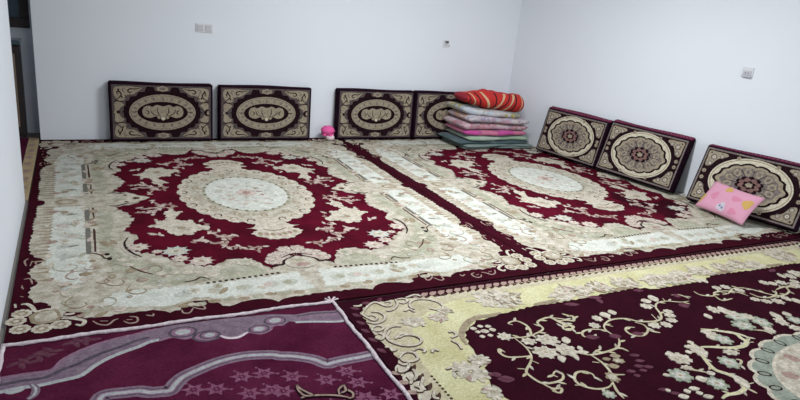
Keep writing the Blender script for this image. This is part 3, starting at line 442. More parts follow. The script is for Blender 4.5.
# ------------------------------------------------------------------ large floral carpets (two of one design)
AW, AL = 1.5, 1.92           # half width, half length
def carpet_a(x0, label, clip=None, sel=0.0):
    cx, cy = x0+AW, -AL
    root = tag(empty('carpet', (cx, cy, 0)), label, 'carpet', 'large maroon and cream floral carpets')
    if clip: clip = (Vector((clip[0].x-cx, clip[0].y-cy, 0)), clip[1])
    xf = lambda v: (v[0], -v[1], v[2])     # art is drawn with +y towards the camera
    def fin(i, name, kind=None): return i.build(name, root, xf2, clip, kind)
    # mirrored y flips the winding, so flip faces back
    def xf2(v): return (v[0], -v[1], v[2])
    bmb = bmesh.new(); bm_box(bmb, -AW-sel, AW, -AL, AL, FLOOR_Z, 0.0, 0.003)
    if clip:
        r = bmesh.ops.bisect_plane(bmb, geom=bmb.verts[:]+bmb.edges[:]+bmb.faces[:], plane_co=clip[0], plane_no=clip[1], clear_outer=True)
    bm_obj('ground_pile', bmb, 'maroon_edge', root)
    rnd = random.Random(11)
    # --- border
    ao = [(1.402, 0.0), (1.404, 0.035)]+[tuple(p) for p in ART['A_outer'][2:-1]]+[(0.0, 1.816)]
    I = Inlay(0.0)
    random.seed(3)
    I.poly('beige', jag(full(ao), 0.045, 0.010))
    # comb of tan teeth along the long sides, scallops along the ends
    mk = I.mark()
    for sx, sy in QUADS:
        I.back(mk)
        for k in range(24):
            b = 0.10+k*0.052
            if b > 1.0 and (k % 3 == 1): continue
            I.poly('tan', mir([(1.345, b-0.012), (1.432-0.012*(k % 3), b-0.004), (1.432-0.012*(k % 3), b+0.004), (1.345, b+0.016)], sx, sy))
        for k in range(11):
            a = 0.06+k*0.075
            I.poly('tan' if k % 2 else 'sage', mir(ellipse(a, 1.765+0.01*math.sin(k*1.7), 0.034, 0.022, 0, 10), sx, sy))
    # white bands
    I.top(); mk = I.mark()
    for sx, sy in QUADS:
        I.back(mk); random.seed(13)
        I.poly('white', mir(jag(ART['A_sideband'], 0.05, 0.016), sx, sy))
        I.poly('white', mir(jag(ART['A_frontband'], 0.05, 0.016), sx, sy))
        I.poly('sage', mir(jag(ART['A_green'], 0.05, 0.02), sx, sy))
        I.poly('sage', mir(jag(ART['A_green2'], 0.05, 0.012), sx, sy))
    I.top()
    # motifs sitting in the bands
    for sx in (1, -1):
        I.poly('beige', [(sx*a, b) for a, b in ((1.345, -0.115), (1.0, -0.12), (0.86, -0.10), (0.86, 0.10), (1.0, 0.12), (1.345, 0.115))])
        I.poly('tan', ellipse(sx*1.27, 0.0, 0.075, 0.055, 0, 16)); I.poly('beige', ellipse(sx*1.27, 0.0, 0.05, 0.03, 0, 12))
    mk = I.mark()
    for sx, sy in QUADS:
        I.back(mk)
        for b, c in ((0.27, 'greybar'), (0.46, 'sage'), (0.66, 'tan'), (0.84, 'greybar'), (1.0, 'sage')):
            I.poly('white_motif', mir(leaf(1.255, b, 0.062, 0.034, 0), sx, sy))
            I.poly('greywhite', mir(leaf(1.255, b, 0.034, 0.016, 0), sx, sy))
            I.poly('greybar' if c == 'greybar' else 'sage', mir(leaf(1.235, b+0.01, 0.040, 0.009, 0.2), sx, sy))
        for a, c in ((0.14, 'sage'), (0.25, 'rose'), (0.40, 'sage'), (0.55, 'tan'), (0.72, 'greybar')):
            I.poly('white_motif', mir(leaf(a, 1.645, 0.050, 0.034, 0.25), sx, sy))
            I.poly({'sage': 'sage', 'rose': 'pinkcream', 'tan': 'beige'}.get(c, 'greywhite'), mir(flower(a+0.02, 1.64, 0.03, 0.028, 0, 5), sx, sy))
        for q in ART['A_bars']: I.poly('greybar', mir(q, sx, sy))
        for q in ART['A_bars2']: I.poly('brown', mir(q, sx, sy))
        # dotted guard line
        (a0, b0), (a1, b1) = ART['A_dots']
        for k in range(13):
            t = k/12; a = a0+(a1-a0)*t; b = b0+(b1-b0)*t
            I.poly('ink', mir(ellipse(a, b, 0.011, 0.011, 0, 6), sx, sy))
        # corner garden: pale flowers, leaves and curls
        rnd.seed(21)
        for k in range(150):
            a = rnd.uniform(0.30, 1.38); b = rnd.uniform(0.15, 1.78)
            if (a < 1.0 and b < 1.42) and a+b < 2.15: continue
            if a+b > 3.0: continue
            s = rnd.uniform(0.014, 0.038); c = rnd.choice(['sage', 'tan', 'cream', 'pinkcream', 'greywhite', 'rose', 'tan', 'cream'])
            r = rnd.uniform(0, 3.1)
            if rnd.random() < 0.5: I.poly(c, mir(flower(a, b, s, s*0.8, r, 6), sx, sy)); I.poly(rnd.choice(['cream', 'tan', 'sage']), mir(ellipse(a, b, s*0.4, s*0.35, r, 8), sx, sy))
            else: I.poly(c, mir(leaf(a, b, s*1.3, s*0.5, r), sx, sy))
        for k in range(12):
            a = rnd.uniform(0.7, 1.25); b = rnd.uniform(1.1, 1.65)
            if a+b < 2.1 or a+b > 2.9: continue
            r = rnd.uniform(0, 6.28); s = rnd.uniform(0.04, 0.09)
            pts = [(a+s*(1-t*0.8)*math.cos(r+t*4.5), b+s*(1-t*0.8)*math.sin(r+t*4.5)) for t in [j/8 for j in range(9)]]
            I.stroke(rnd.choice(['tan', 'tan', 'rose', 'sage']), mir(pts, sx, sy), 0.008)
        I.stroke('brown', mir([(1.135, 0.98), (1.09, 1.02), (1.065, 1.08), (1.03, 1.06)], sx, sy), 0.009)
        I.poly('ink', mir(ellipse(1.055, 1.02, 0.014, 0.016, 0, 8), sx, sy)); I.poly('ink', mir(ellipse(1.045, 1.09, 0.013, 0.018, 0, 8), sx, sy))
        I.stroke('brown', mir([(0.70, 1.50), (0.64, 1.49), (0.60, 1.46), (0.56, 1.50)], sx, sy), 0.010)
        I.stroke('brown', mir([(0.95, 1.22), (0.90, 1.30), (0.84, 1.36)], sx, sy), 0.010)
        # pale ovals inside the spandrel
        for a, b in ((0.80, 1.36), (0.73, 1.37), (0.66, 1.385), (0.98, 1.12), (0.955, 1.20)):
            I.poly('cream', mir(ellipse(a, b, 0.030, 0.024, 0, 12), sx, sy))
    fin(I, 'border')
    # --- field
    af = [(0.735, 0.0)]+[tuple(p) for p in ART['A_field'][1:-1]]+[(0.0, 1.294)]
    I = Inlay(0.0024)
    random.seed(5)
    I.poly('maroon', jag(full(af), 0.045, 0.020))
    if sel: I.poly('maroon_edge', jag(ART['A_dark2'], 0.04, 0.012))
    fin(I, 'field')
    # --- arms, clusters and sprays, one part for each corner of the field
    for sx, sy in QUADS:
        I = Inlay(0.0027)
        I.stroke('ink', mir(ART['A_archcurve'], sx, sy), 0.013)
        I.stroke('cream', mir([(p[0]+0.02, p[1]+0.01) for p in ART['A_archcurve']], sx, sy), 0.010)
        for q in ART['A_flowers']:
            (x, y), (x2, y2), c = q
            r = 1.15*math.hypot(x2-x, y2-y); c = c[0]; I.part('blossom')
            I.poly(c, mir(jag(spiky(x, y, r*1.1, r*1.0, 0.3, 9, 0.32), 0.03, 0.008), sx, sy)); I.poly('cream' if c != 'cream' else 'sage', mir(flower(x, y, r*0.55, r*0.5, 0, 6), sx, sy))
            I.poly('rose' if c == 'pinkcream' else 'greygreen', mir(ellipse(x, y, r*0.2, r*0.2, 0, 8), sx, sy))
        fin(I, 'spandrel_curve')
        I = Inlay(0.0027); I.part('flower_spray')
        I.poly('cream', mir(jag(ART['A_spray'], 0.035, 0.012), sx, sy))
        (x, y), (x2, y2) = ART['A_sprayc']
        I.poly('beige', mir(flower(x, y, 0.07, 0.06, 0, 7), sx, sy)); I.poly('tan', mir(flower(x, y, 0.03, 0.028, 0, 5), sx, sy))
        I.part(None); tr = random.Random(31)
        for q in ART['A_twigs']:
            I.stroke('rose', mir(q, sx, sy), 0.018, 0.8)
            for j, p in enumerate(catmull(q, 2)):
                I.poly('pinkcream' if tr.random() < 0.6 else 'rose', mir(leaf(p[0]+tr.uniform(-.012, .012), p[1]+tr.uniform(-.03, .03), tr.uniform(0.016, 0.036), tr.uniform(0.008, 0.015), tr.uniform(0, 3.1), 4), sx, sy))
        fin(I, 'twig_sprigs', 'stuff')
        # corner ornament
        I = Inlay(0.0023)
        for q in ART['A_corner_dark']: I.poly('maroon_edge', mir(q, sx, sy))
        I.poly('tan', mir(ART['A_corner_palm'], sx, sy))
        I.poly('beige', mir([(1.335+(p[0]-1.335)*0.72, 1.71+(p[1]-1.71)*0.72) for p in ART['A_corner_palm']], sx, sy))
        for q in ART['A_corner_curl']: I.stroke('cream', mir(q, sx, sy), 0.020, 0.5)
        for (x, y), (x2, y2) in ART['A_corner_ros']:
            I.part('rosette')
            I.poly('cream', mir(flower(x, y, 0.044, 0.042, 0, 10, 0.12), sx, sy)); I.poly('tan', mir(flower(x, y, 0.028, 0.026, 0, 8, 0.3), sx, sy)); I.poly('cream', mir(ellipse(x, y, 0.013, 0.012, 0, 8), sx, sy))
        I.part(None); fin(I, 'corner_ornament')
        I = Inlay(0.0003)
        for q in ART['A_edge_curls']: I.stroke('rose', mir(q, sx, sy), 0.010, 0.5)
        fin(I, 'edge_curls', 'stuff')
    # --- pointed arms on the axes
    for sx in (1, -1):
        I = Inlay(0.0027)
        I.poly('cream', [(sx*a, b) for a, b in ((0.95, -0.12), (0.86, -0.115), (0.80, -0.06), (0.755, -0.04), (0.72, 0.0), (0.755, 0.04), (0.80, 0.06), (0.86, 0.115), (0.95, 0.12), (0.93, 0.0))])
        for s in (1, -1):
            I.stroke('ink', [(sx*1.0, s*0.14), (sx*0.96, s*0.155), (sx*0.90, s*0.12), (sx*0.87, s*0.085)], 0.013)
            I.poly('brown', ellipse(sx*0.885, s*0.07, 0.016, 0.012, 0, 8))
        I.poly('brown', flower(sx*0.815, 0, 0.026, 0.03, 0, 5)); I.poly('sage', ellipse(sx*0.93, 0, 0.05, 0.04, 0, 12))
        fin(I, 'arm_ornament')
    for sy in (1, -1):
        I = Inlay(0.0027)
        for sx in (1, -1):
            for q in ART['A_cluster']:
                I.poly('pinkcream', mir(jag(q, 0.025, 0.008), sx, sy))
            for a, b in ((0.13, 1.29), (0.07, 1.23), (0.16, 1.36), (0.03, 1.18), (0.10, 1.245), (0.165, 1.31), (0.055, 1.19), (0.02, 1.235)):
                I.poly('brown', mir(flower(a, b, 0.036, 0.036, 0, 6, 0.3), sx, sy)); I.poly('pinkcream', mir(flower(a, b, 0.033, 0.033, 0, 6, 0.3), sx, sy)); I.poly('cream', mir(flower(a, b, 0.018, 0.018, 0, 5), sx, sy)); I.poly('rose', mir(ellipse(a, b, 0.006, 0.006, 0, 6), sx, sy))
            I.stroke('ink', mir(ART['A_armfront'], sx, sy), 0.016)
        I.stroke('ink', [(-0.10, sy*1.31), (-0.04, sy*1.275), (0, sy*1.265), (0.04, sy*1.275), (0.10, sy*1.31)], 0.014)
        I.poly('beige', ellipse(0, sy*1.40, 0.10, 0.085, 0, 16))
        I.poly('rose', flower(0, sy*1.43, 0.05, 0.03, 0, 6)); I.poly('sage', flower(0.0, sy*1.37, 0.03, 0.02, 0, 5))
        pq = ART['A_pendant']
        pend = [(a, b*sy) for a, b in pq]+[(-a, b*sy) for a, b in pq[::-1]]
        I.part('pendant'); I.poly('cream', jag(pend, 0.04, 0.012))
        for k in range(7):
            a = (k-3)*0.04
            I.poly('rose' if k % 2 else 'tan', flower(a, sy*(0.93-abs(k-3)*0.012), 0.018, 0.03, 0, 5))
        lq = ART['A_pendline']
        I.stroke('brown', [(a, b*sy) for a, b in lq[::-1]]+[(-a, b*sy) for a, b in lq], 0.012)
        fin(I, 'arm_cluster')
    # --- medallion
    I = Inlay(0.0029)
    MA, MB = 0.525, 0.725
    I.poly('cream', jag(flower(0, 0, MA, MB, 0, 26, 0.05, 4), 0.03, 0.006))
    I.poly('beige', ellipse(0, 0, MA*0.83, MB*0.83, 0, 48))
    for k in range(26):
        a = 2*math.pi*(k+0.5)/26; x, y = MA*0.90*math.cos(a), MB*0.90*math.sin(a)
        d = math.atan2(MB*math.sin(a), MA*math.cos(a))
        pts = [(x+0.032*(1-t*0.5)*math.cos(d+1.2+t*4.2), y+0.040*(1-t*0.5)*math.sin(d+1.2+t*4.2)) for t in [j/6 for j in range(7)]]
        I.stroke('brown' if k % 2 else 'tan', pts, 0.011, 0.3, 3)
        I.poly('sage' if k % 2 else 'tan', ellipse(MA*0.74*math.cos(a), MB*0.74*math.sin(a), 0.028, 0.028, 0, 8))
        I.poly('cream', ellipse(MA*0.74*math.cos(a), MB*0.74*math.sin(a), 0.014, 0.014, 0, 6))
    WA, WB = 0.315, 0.435
    I.poly('sage', ellipse(0, 0, WA+0.022, WB+0.026, 0, 40))
    I.poly('white', flower(0, 0, WA, WB, 0, 30, 0.03, 3))
    for k in range(30):
        a = 2*math.pi*k/30
        I.poly('brown', ellipse((WA+0.006)*math.cos(a), (WB+0.008)*math.sin(a), 0.010, 0.012, 0, 6))
    mrn = random.Random(17)
    for k in range(70):
        a = mrn.uniform(0, 6.28); q = math.sqrt(mrn.random())*0.72
        x, y = WA*q*math.cos(a), WB*q*math.sin(a); sz = mrn.uniform(0.014, 0.036)
        I.poly(mrn.choice(['pinkcream', 'greywhite', 'white_motif', 'pinkcream', 'rose'] if q < 0.5 else ['greywhite', 'white_motif', 'pinkcream']), leaf(x, y, sz, sz*0.5, mrn.uniform(0, 3.1), 5))
    I.poly('pinkcream', flower(0, 0, 0.08, 0.10, 0, 8)); I.poly('rose', flower(0, 0, 0.035, 0.045, 0, 6))
    fin(I, 'medallion')
    return root
WALL_N = Vector((1, WK, 0)).normalized()
carpet_a(0.0, 'left one of the two large maroon floral carpets, lying along the hallway opening')
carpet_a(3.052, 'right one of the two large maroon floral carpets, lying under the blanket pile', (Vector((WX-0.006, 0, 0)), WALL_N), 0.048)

# ------------------------------------------------------------------ carpet with the yellow border
BX, BY, BW, BLn = 3.755, -5.36, 2.225, 1.498
rb = tag(empty('carpet', (BX, BY, 0)), 'dark aubergine carpet with pale yellow scroll border and vine pattern, front right', 'carpet')
box_obj('ground_pile', (-2.238, BW, -BLn, BLn, FLOOR_Z, 0.0), 'aubergine', rb, 0.003)
# art for this carpet: +y away from frame top? drawn with y towards the camera
flipy = lambda v: (v[0], -v[1], v[2])
I = Inlay(0.0)
bo = [tuple(p) for p in ART['B_outer']]
random.seed(9)
I.poly('yellow_cream', jag(full([(x, y) for x, y in bo[::-1]]), 0.05, 0.014))
ring_o = full([(x, y) for x, y in bo[::-1]])
# clear yellow ground inside the scroll edge
yo = [(2.09, 0.0), (2.09, 0.62), (2.07, 0.85), (2.02, 1.02), (1.95, 1.16), (1.80, 1.26), (1.62, 1.33), (1.3, 1.355), (0.8, 1.36), (0.3, 1.365), (0.0, 1.365)]
I.poly('yellow', full(yo))
# crest of little hooks along the outer edges
mk = I.mark()
for sy in (1, -1):
    I.back(mk)
    for k in range(-34, 35):
        a = k*0.0555
        if abs(a) > 1.82: continue
        I.poly('rose', [(a-0.024, sy*1.418), (a+0.010, sy*1.432), (a+0.030, sy*1.462), (a-0.002, sy*1.468), (a-0.026, sy*1.448)])
        I.poly('brown', [(a-0.018, sy*1.400), (a+0.016, sy*1.412), (a+0.022, sy*1.424), (a-0.010, sy*1.420)])
        I.poly('cream', ellipse(a+0.004, sy*1.392, 0.016, 0.012, 0, 8))
for sx in (1, -1):
    I.back(mk)
    for k in range(-11, 12):
        b = k*0.075
        I.poly('cream', leaf(sx*2.185, b, 0.05, 0.026, 0.7*sx)); I.poly('ink', leaf(sx*2.165, b+0.036, 0.05, 0.016, 0.7*sx))
        I.poly('rose', leaf(sx*2.225, b+0.03, 0.030, 0.015, -0.5*sx)); I.poly('brown', leaf(sx*2.13, b+0.02, 0.034, 0.010, 0.9*sx))
    for k in range(-30, 31):
        I.poly('brown', ellipse(sx*2.085, k*0.024, 0.007, 0.008, 0, 6))
I.top(); mk = I.mark()
for i in range(4):
    I.back(mk)
    sx, sy = QUADS[i]
    for a, b in ((2.17, 1.40), (2.19, 1.33), (2.2, 1.25), (2.21, 1.17), (2.21, 1.08), (2.09, 1.44), (2.0, 1.455), (2.21, 0.98)):
        I.poly('mauve', mir(leaf(a, b, 0.028, 0.014, a*9), sx, sy))
rb_border = I.build('border', rb, flipy)
def bouquet(I, x, y, r):
    q = random.Random(int(abs(x)*1000)+int(abs(y)*777))
    I.poly('cream', jag(flower(x, y, r, r*0.72, q.uniform(0, 3), 9, 0.35), 0.02, 0.006))
    for k in range(9):
        a = q.uniform(0, 6.28); d = q.uniform(0.2, 1.0)*r
        I.poly(q.choice(['cream', 'beige', 'tan', 'rose', 'cream', 'beige']), leaf(x+d*math.cos(a), y+d*0.75*math.sin(a), q.uniform(0.25, 0.5)*r, q.uniform(0.08, 0.16)*r, q.uniform(0, 3.1), 5))
    I.poly('beige', flower(x, y, r*0.38, r*0.3, 0, 6)); I.poly('tan', flower(x, y, r*0.2, r*0.15, 0, 5)); I.poly('cream', ellipse(x, y, r*0.08, r*0.06, 0, 6))
# scroll work in the two back and two front corners
for sx, sy in ((-1, -1), (1, -1), (-1, 1), (1, 1)):
    I = Inlay(0.0018)
    for q in ART['B_scrolls']:
        q2 = [(sx*abs(x), sy*abs(y)) for x, y in q]
        I.stroke('brown', [(x+0.004*sx, y+0.005) for x, y in q2], 0.020, 0.35)
        I.stroke('cream', q2, 0.015, 0.35)
    for x, y, r in ART['B_bflowers']:
        if x < -1.35:
            I.part('blossom'); x, y = sx*abs(x), sy*abs(y)
            bouquet(I, x, y, r)
    I.build('corner_scrolls', rb, flipy, None, 'stuff')
I = Inlay(0.0018)
for x, y, r in ART['B_bflowers']:
    if x >= -1.35:
        for sy in (1, -1):
            yy = sy*abs(y)
            for sx in (1, -1):
                xx = sx*x; I.part('blossom')
                bouquet(I, xx, yy, r*1.15)
I.build('border_flowers', rb, flipy)
# field
I = Inlay(0.0016)
bf = [tuple(p) for p in ART['B_field']]
I.poly('aubergine', jag(full(bf[::-1]), 0.05, 0.010))
for q in ART['B_tanrim']:
    for sx, sy in QUADS: I.stroke('tan', mir(q, sx, sy), 0.038, 0.6)
I.build('field', rb, flipy)
# vines and blossoms: traced in the back left quarter and repeated around the medallion
for sx, sy in ((1, 1), (-1, 1), (1, -1), (-1, -1)):
    I = Inlay(0.0019)
    V = [(wd, [(sx*x, sy*y) for x, y in q]) for wd, q in ART['B_vines'] if min(p[0] for p in q) < 0.05 and ((sx, sy) != (-1, 1) or min(p[0] for p in q) < -0.9)]
    Bs = [(c, sx*x, sy*y, rx, ry, rot if sx*sy > 0 else -rot) for c, x, y, rx, ry, rot in ART['B_blobs'] if x < 0.05 and ((sx, sy) != (-1, 1) or x < -0.9)]
    if (sx, sy) == (-1, 1):
        V += [(wd, q) for wd, q in ART['B_vines'] if min(p[0] for p in q) >= 0.05]
        Bs += [t for t in ART['B_blobs'] if t[1] >= 0.05]
    for wd, q2 in V:
        I.part('vine')
        I.stroke('cream' if wd > 0.02 else 'yellow_cream', q2, wd*1.05, 0.6)
        cq = catmull(q2, 5); acc = 0.0; sd = 1
        for k in range(1, len(cq)-1):
            d = Vector(cq[k])-Vector(cq[k-1]); acc += d.length
            if acc > 0.075 and d.length > 1e-6:
                acc = 0.0; sd = -sd; an = math.atan2(d.y, d.x)+sd*0.75
                I.poly('yellow_cream' if sd > 0 else 'beige', leaf(cq[k][0]+0.020*math.cos(an), cq[k][1]+0.020*math.sin(an), 0.024, 0.008, an, 4))
        if wd > 0.02: I.stroke('yellow', q2, wd*0.6, 0.5)
    I.part(None)
    for c, X, Y, rx, ry, r in Bs:
        if rx < 0.032: I.poly(c, leaf(X, Y, rx*1.15, max(ry, 0.012), r))
        elif c == 'mauve': I.poly(c, leaf(X, Y, rx, max(ry*0.8, 0.012), r))
        else:
            I.part('blossom')
            I.poly(c, jag(flower(X, Y, rx*1.02, max(ry*1.02, 0.02), r, 7, 0.28, 3), 0.014, 0.005)); I.poly({'cream': 'beige', 'tan': 'beige', 'greygreen': 'greywhite'}[c], flower(X, Y, rx*0.66, max(ry*0.6, 0.012), r, 6, 0.4)); I.poly('cream', flower(X, Y, rx*0.36, ry*0.32, r, 5, 0.4)); I.poly('tan', leaf(X, Y, rx*0.2, ry*0.12, r)); I.part(None)
    I.build('leaves', rb, flipy, None, 'stuff')
# medallion
I = Inlay(0.0021)
I.poly('cream', flower(0, 0, 0.66, 0.45, 0, 22, 0.05, 4))
I.poly('teal', flower(0, 0, 0.635, 0.43, 0, 22, 0.05, 4))
I.poly('cream', ellipse(0, 0, 0.52, 0.35, 0, 40)); I.poly('beige', ellipse(0, 0, 0.50, 0.335, 0, 40))
for k in range(22):
    a = 2*math.pi*k/22
    I.poly('ink', ellipse(0.575*math.cos(a), 0.39*math.sin(a), 0.036, 0.022, a, 10)); I.poly('teal', ellipse(0.575*math.cos(a), 0.39*math.sin(a), 0.026, 0.014, a, 10))
    I.poly('rose' if k % 2 else 'cream', flower(0.43*math.cos(a), 0.285*math.sin(a), 0.045, 0.035, a, 5))
I.poly('ink', flower(0, 0, 0.36, 0.24, 0, 16, 0.08, 4)); I.poly('greywhite', ellipse(0, 0, 0.31, 0.20, 0, 32)); I.poly('mauve', ellipse(0, 0, 0.27, 0.17, 0, 32))
for k in range(10):
    a = 2*math.pi*k/10; I.poly('cream', leaf(0.16*math.cos(a), 0.10*math.sin(a), 0.09, 0.03, math.atan2(0.7*math.sin(a), math.cos(a))))
I.poly('pinkcream', flower(0, 0, 0.09, 0.06, 0, 8))
I.build('medallion', rb, flipy)

# ------------------------------------------------------------------ purple rug with white binding
PX0, PX1, PY0, PY1 = -0.005, 1.500, -3.862, -6.1
rp_ = tag(empty('rug', (0, -3.86, 0)), 'purple rug with grey arch lines, star motifs and white bound edges, front left', 'rug')
box_obj('ground_pile', (PX0+0.004, PX1-0.006, PY1+3.86, PY0+3.86, FLOOR_Z, 0.0), 'plum_dark', rp_, 0.003)
flip = lambda v: (v[0], -v[1], v[2])
I = Inlay(0.0)
bt, bb = [tuple(p) for p in ART['P_bandtop']], [tuple(p) for p in ART['P_bandbot']]
cx0 = lambda q: [(max(p[0], PX0+0.01), max(p[1], 0.012)) for p in q]
bt, bb = cx0(bt), cx0(bb)
# the ground under the grey band
gl = bb+[tuple(p) for p in ART['P_center'][:18]]
I.poly('plum', cx0(gl)+[(1.49, 0.15), (1.49, 2.2), (0.0, 2.2)])
I.poly('band_grey', bt+bb[::-1])
I.stroke('lilac', bt, 0.016, 0.0, 3); I.stroke('band_white', bb, 0.022, 0.0, 3)
I.stroke('band_dark', [((a[0]+b[0])/2, (a[1]+b[1])/2) for a, b in zip(catmull(bt, 1), bb)], 0.02, 0.2, 3)
I.poly('band_grey', cx0(ART['P_center']))
I.stroke('lilac', cx0(ART['P_center'][:18]), 0.014, 0.0, 3)
r1, r2p = list(ART['P_r1']), list(ART['P_r2'])
I.poly('band_grey', r1+[(1.49, r1[-1][1]), (1.49, r2p[-1][1])]+r2p[::-1])
I.stroke('band_white', r2p+[(1.49, r2p[-1][1])], 0.018, 0.0, 3); I.stroke('band_dark', [(p[0], p[1]+0.02) for p in r1]+[(1.49, r1[-1][1]+0.02)], 0.012, 0.0, 3); I.stroke('lilac', [(p[0], p[1]+0.045) for p in r1]+[(1.49, r1[-1][1]+0.045)], 0.010, 0.0, 3)
for x, y, r in ART['P_ovals']:
    I.poly('band_dark', ellipse(x, y, r*0.95, r*0.72, 0, 18)); I.poly('lilac', ellipse(x, y, r*0.75, r*0.56, 0, 18)); I.poly('band_white', ellipse(x, y, r*0.5, r*0.36, 0, 14))
I.stroke('fringe', ART['P_scal'], 0.018, 0.5)
I.stroke('band_white', ART['P_hook'], 0.022, 0.5); I.stroke('band_grey', ART['P_hook2'], 0.03, 0.4); I.stroke('band_white', ART['P_hook2'], 0.010, 0.4)
for x, y in ART['P_florets']:
    for k in range(4): I.poly('mauve', leaf(x+0.035*math.cos(k*1.6), y+0.02*math.sin(k*1.6), 0.03, 0.012, k*1.3))
I.build('band', rp_, flip)
I = Inlay(0.0006)
ar = [tuple(p) for p in ART['P_arch']]
ar = [p for p in ar if p[0] < 1.49]+[(1.49, ar[-1][1])]
for key, wd in (('lilac', 0.072), ('band_grey', 0.064), ('band_dark', 0.044), ('lilac', 0.034), ('band_white', 0.019)):
    I.stroke(key, ar, wd, 0.0, 3)
I.build('arch_line', rp_, flip)
I = Inlay(0.0006)
stars = [tuple(p) for p in ART['P_stars']]
for r in range(9):
    for c in range(9):
        p = (0.52+c*0.115+(0.055 if r % 2 else 0), 0.84+r*0.10)
        if p[0] < 1.45: stars.append(p)
for x, y in stars:
    if x > 1.44: continue
    I.part('star')
    I.poly('star', spiky(x, y, 0.052, 0.046, 0.3, 6, 0.5)); I.poly('plum', spiky(x, y, 0.022, 0.020, 0.0, 6, 0.5)); I.poly('star', ellipse(x, y, 0.008, 0.006, 0, 6))
    I.part(None)
    I.poly('star', ellipse(x+0.055, y+0.02, 0.008, 0.006, 0, 6)); I.poly('star', ellipse(x-0.02, y-0.05, 0.006, 0.006, 0, 6))
for q in ART['P_cart']:
    I.part('cartouche')
    I.stroke('ink', q, 0.018, 0.3); I.stroke('rose', q, 0.010, 0.3)
I.build('dots', rp_, flip, None, 'stuff')
# corded white binding along the back and right edges, with a knotted tuft at the corner
def cord(name, pts, r, parent, mat='fringe', wob=0.003):
    bm = bmesh.new(); rings = []
    rr = random.Random(4)
    P3 = [Vector(p) for p in pts]; n = len(P3)
    for i, p in enumerate(P3):
        d = (P3[min(n-1, i+1)]-P3[max(0, i-1)]).normalized(); s = d.cross(Vector((0, 0, 1))).normalized()
        k = r*rr.uniform(0.8, 1.2); off = s*rr.uniform(-wob, wob)
        rings.append([bm.verts.new(p+off+s*k*math.cos(a)*1.1+Vector((0, 0, 1))*k*math.sin(a)*0.6) for a in [2*math.pi*j/6 for j in range(6)]])
    for i in range(n-1):
        for j in range(6): bm.faces.new((rings[i][j], rings[i][(j+1) % 6], rings[i+1][(j+1) % 6], rings[i+1][j]))
    bm.faces.new(rings[0][::-1]); bm.faces.new(rings[-1])
    bmesh.ops.recalc_face_normals(bm, faces=bm.faces)
    return bm_obj(name, bm, mat, parent, True)
cord('binding', [(PX0+(PX1-PX0)*i/60, 0.004-0.004*math.sin(i*0.35), 0.005) for i in range(61)], 0.011, rp_)
cord('binding', [(PX1-0.004+0.003*math.sin(i*0.5), -i*0.03, 0.005) for i in range(75)], 0.010, rp_)
cord('binding', [(PX0+0.006, -i*0.03, 0.005) for i in range(75)], 0.009, rp_)
for a in (0.9, 1.7, 2.4, 0.3):
    cord('fringe_tuft', [(PX1-0.006+0.04*t*math.cos(a), 0.004+0.04*t*math.sin(a), 0.006+0.004*t) for t in (0, 0.33, 0.66, 1.0)], 0.006, rp_)

# ------------------------------------------------------------------ wall cushions
def cushion_body(root, wd, ht, th, kind):
    """stuffed slab; the round-medallion kind has a sloping welt along its top front edge"""
    c = 0.014
    if kind == 'round': prof = [(0, c), (c*0.4, c*0.4), (c, 0), (th-c, 0), (th, c), (th, ht-c), (th-c, ht), (0.060, ht), (0.052, ht-0.002), (0.0, ht-0.034)]
    else: prof = [(0, c), (c*0.3, c*0.3), (c, 0), (th-c, 0), (th, c), (th, ht-c), (th-c, ht), (c, ht), (c*0.3, ht-c*0.3), (0, ht-c)]
    xs = [0.0, 0.006, 0.016]+[0.016+(wd-0.032)*k/14 for k in range(1, 14)]+[wd-0.016, wd-0.006, wd]
    rr = random.Random(int(root.location.x*1000)); p1, p2 = rr.uniform(0, 6), rr.uniform(0, 6)
    bm = bmesh.new(); rings = []
    cy, cz = th/2, ht/2
    for i, x in enumerate(xs):
        e = {0: 0.016, 1: 0.006, len(xs)-1: 0.016, len(xs)-2: 0.006}.get(i, 0.0)
        ring = []
        for y, z in prof:
            y2 = min(max(y, e), th-e); z2 = min(max(z, e), ht-e)
            if z > ht*0.9: z2 += 0.004*math.sin(x*7+p1)*(1 if y > 0.03 else 0)
            if y > th*0.5: y2 += 0.004*math.sin(x*5+z*6+p2)
            ring.append(bm.verts.new((x, y2, z2)))
        rings.append(ring)
    n = len(prof)
    for i in range(len(xs)-1):
        for j in range(n):
            f = bm.faces.new((rings[i][j], rings[i][(j+1) % n], rings[i+1][(j+1) % n], rings[i+1][j]))
            if kind == 'round' and j in (7, 8): f.material_index = 1
    bm.faces.new(rings[0]); bm.faces.new(rings[-1][::-1])
    bmesh.ops.recalc_face_normals(bm, faces=bm.faces)
    return bm_obj('cushion_body', bm, ['velvet', 'velvet_top'], root, False)
face_xf = lambda v: (v[0], -v[2]-0.0012, v[1])
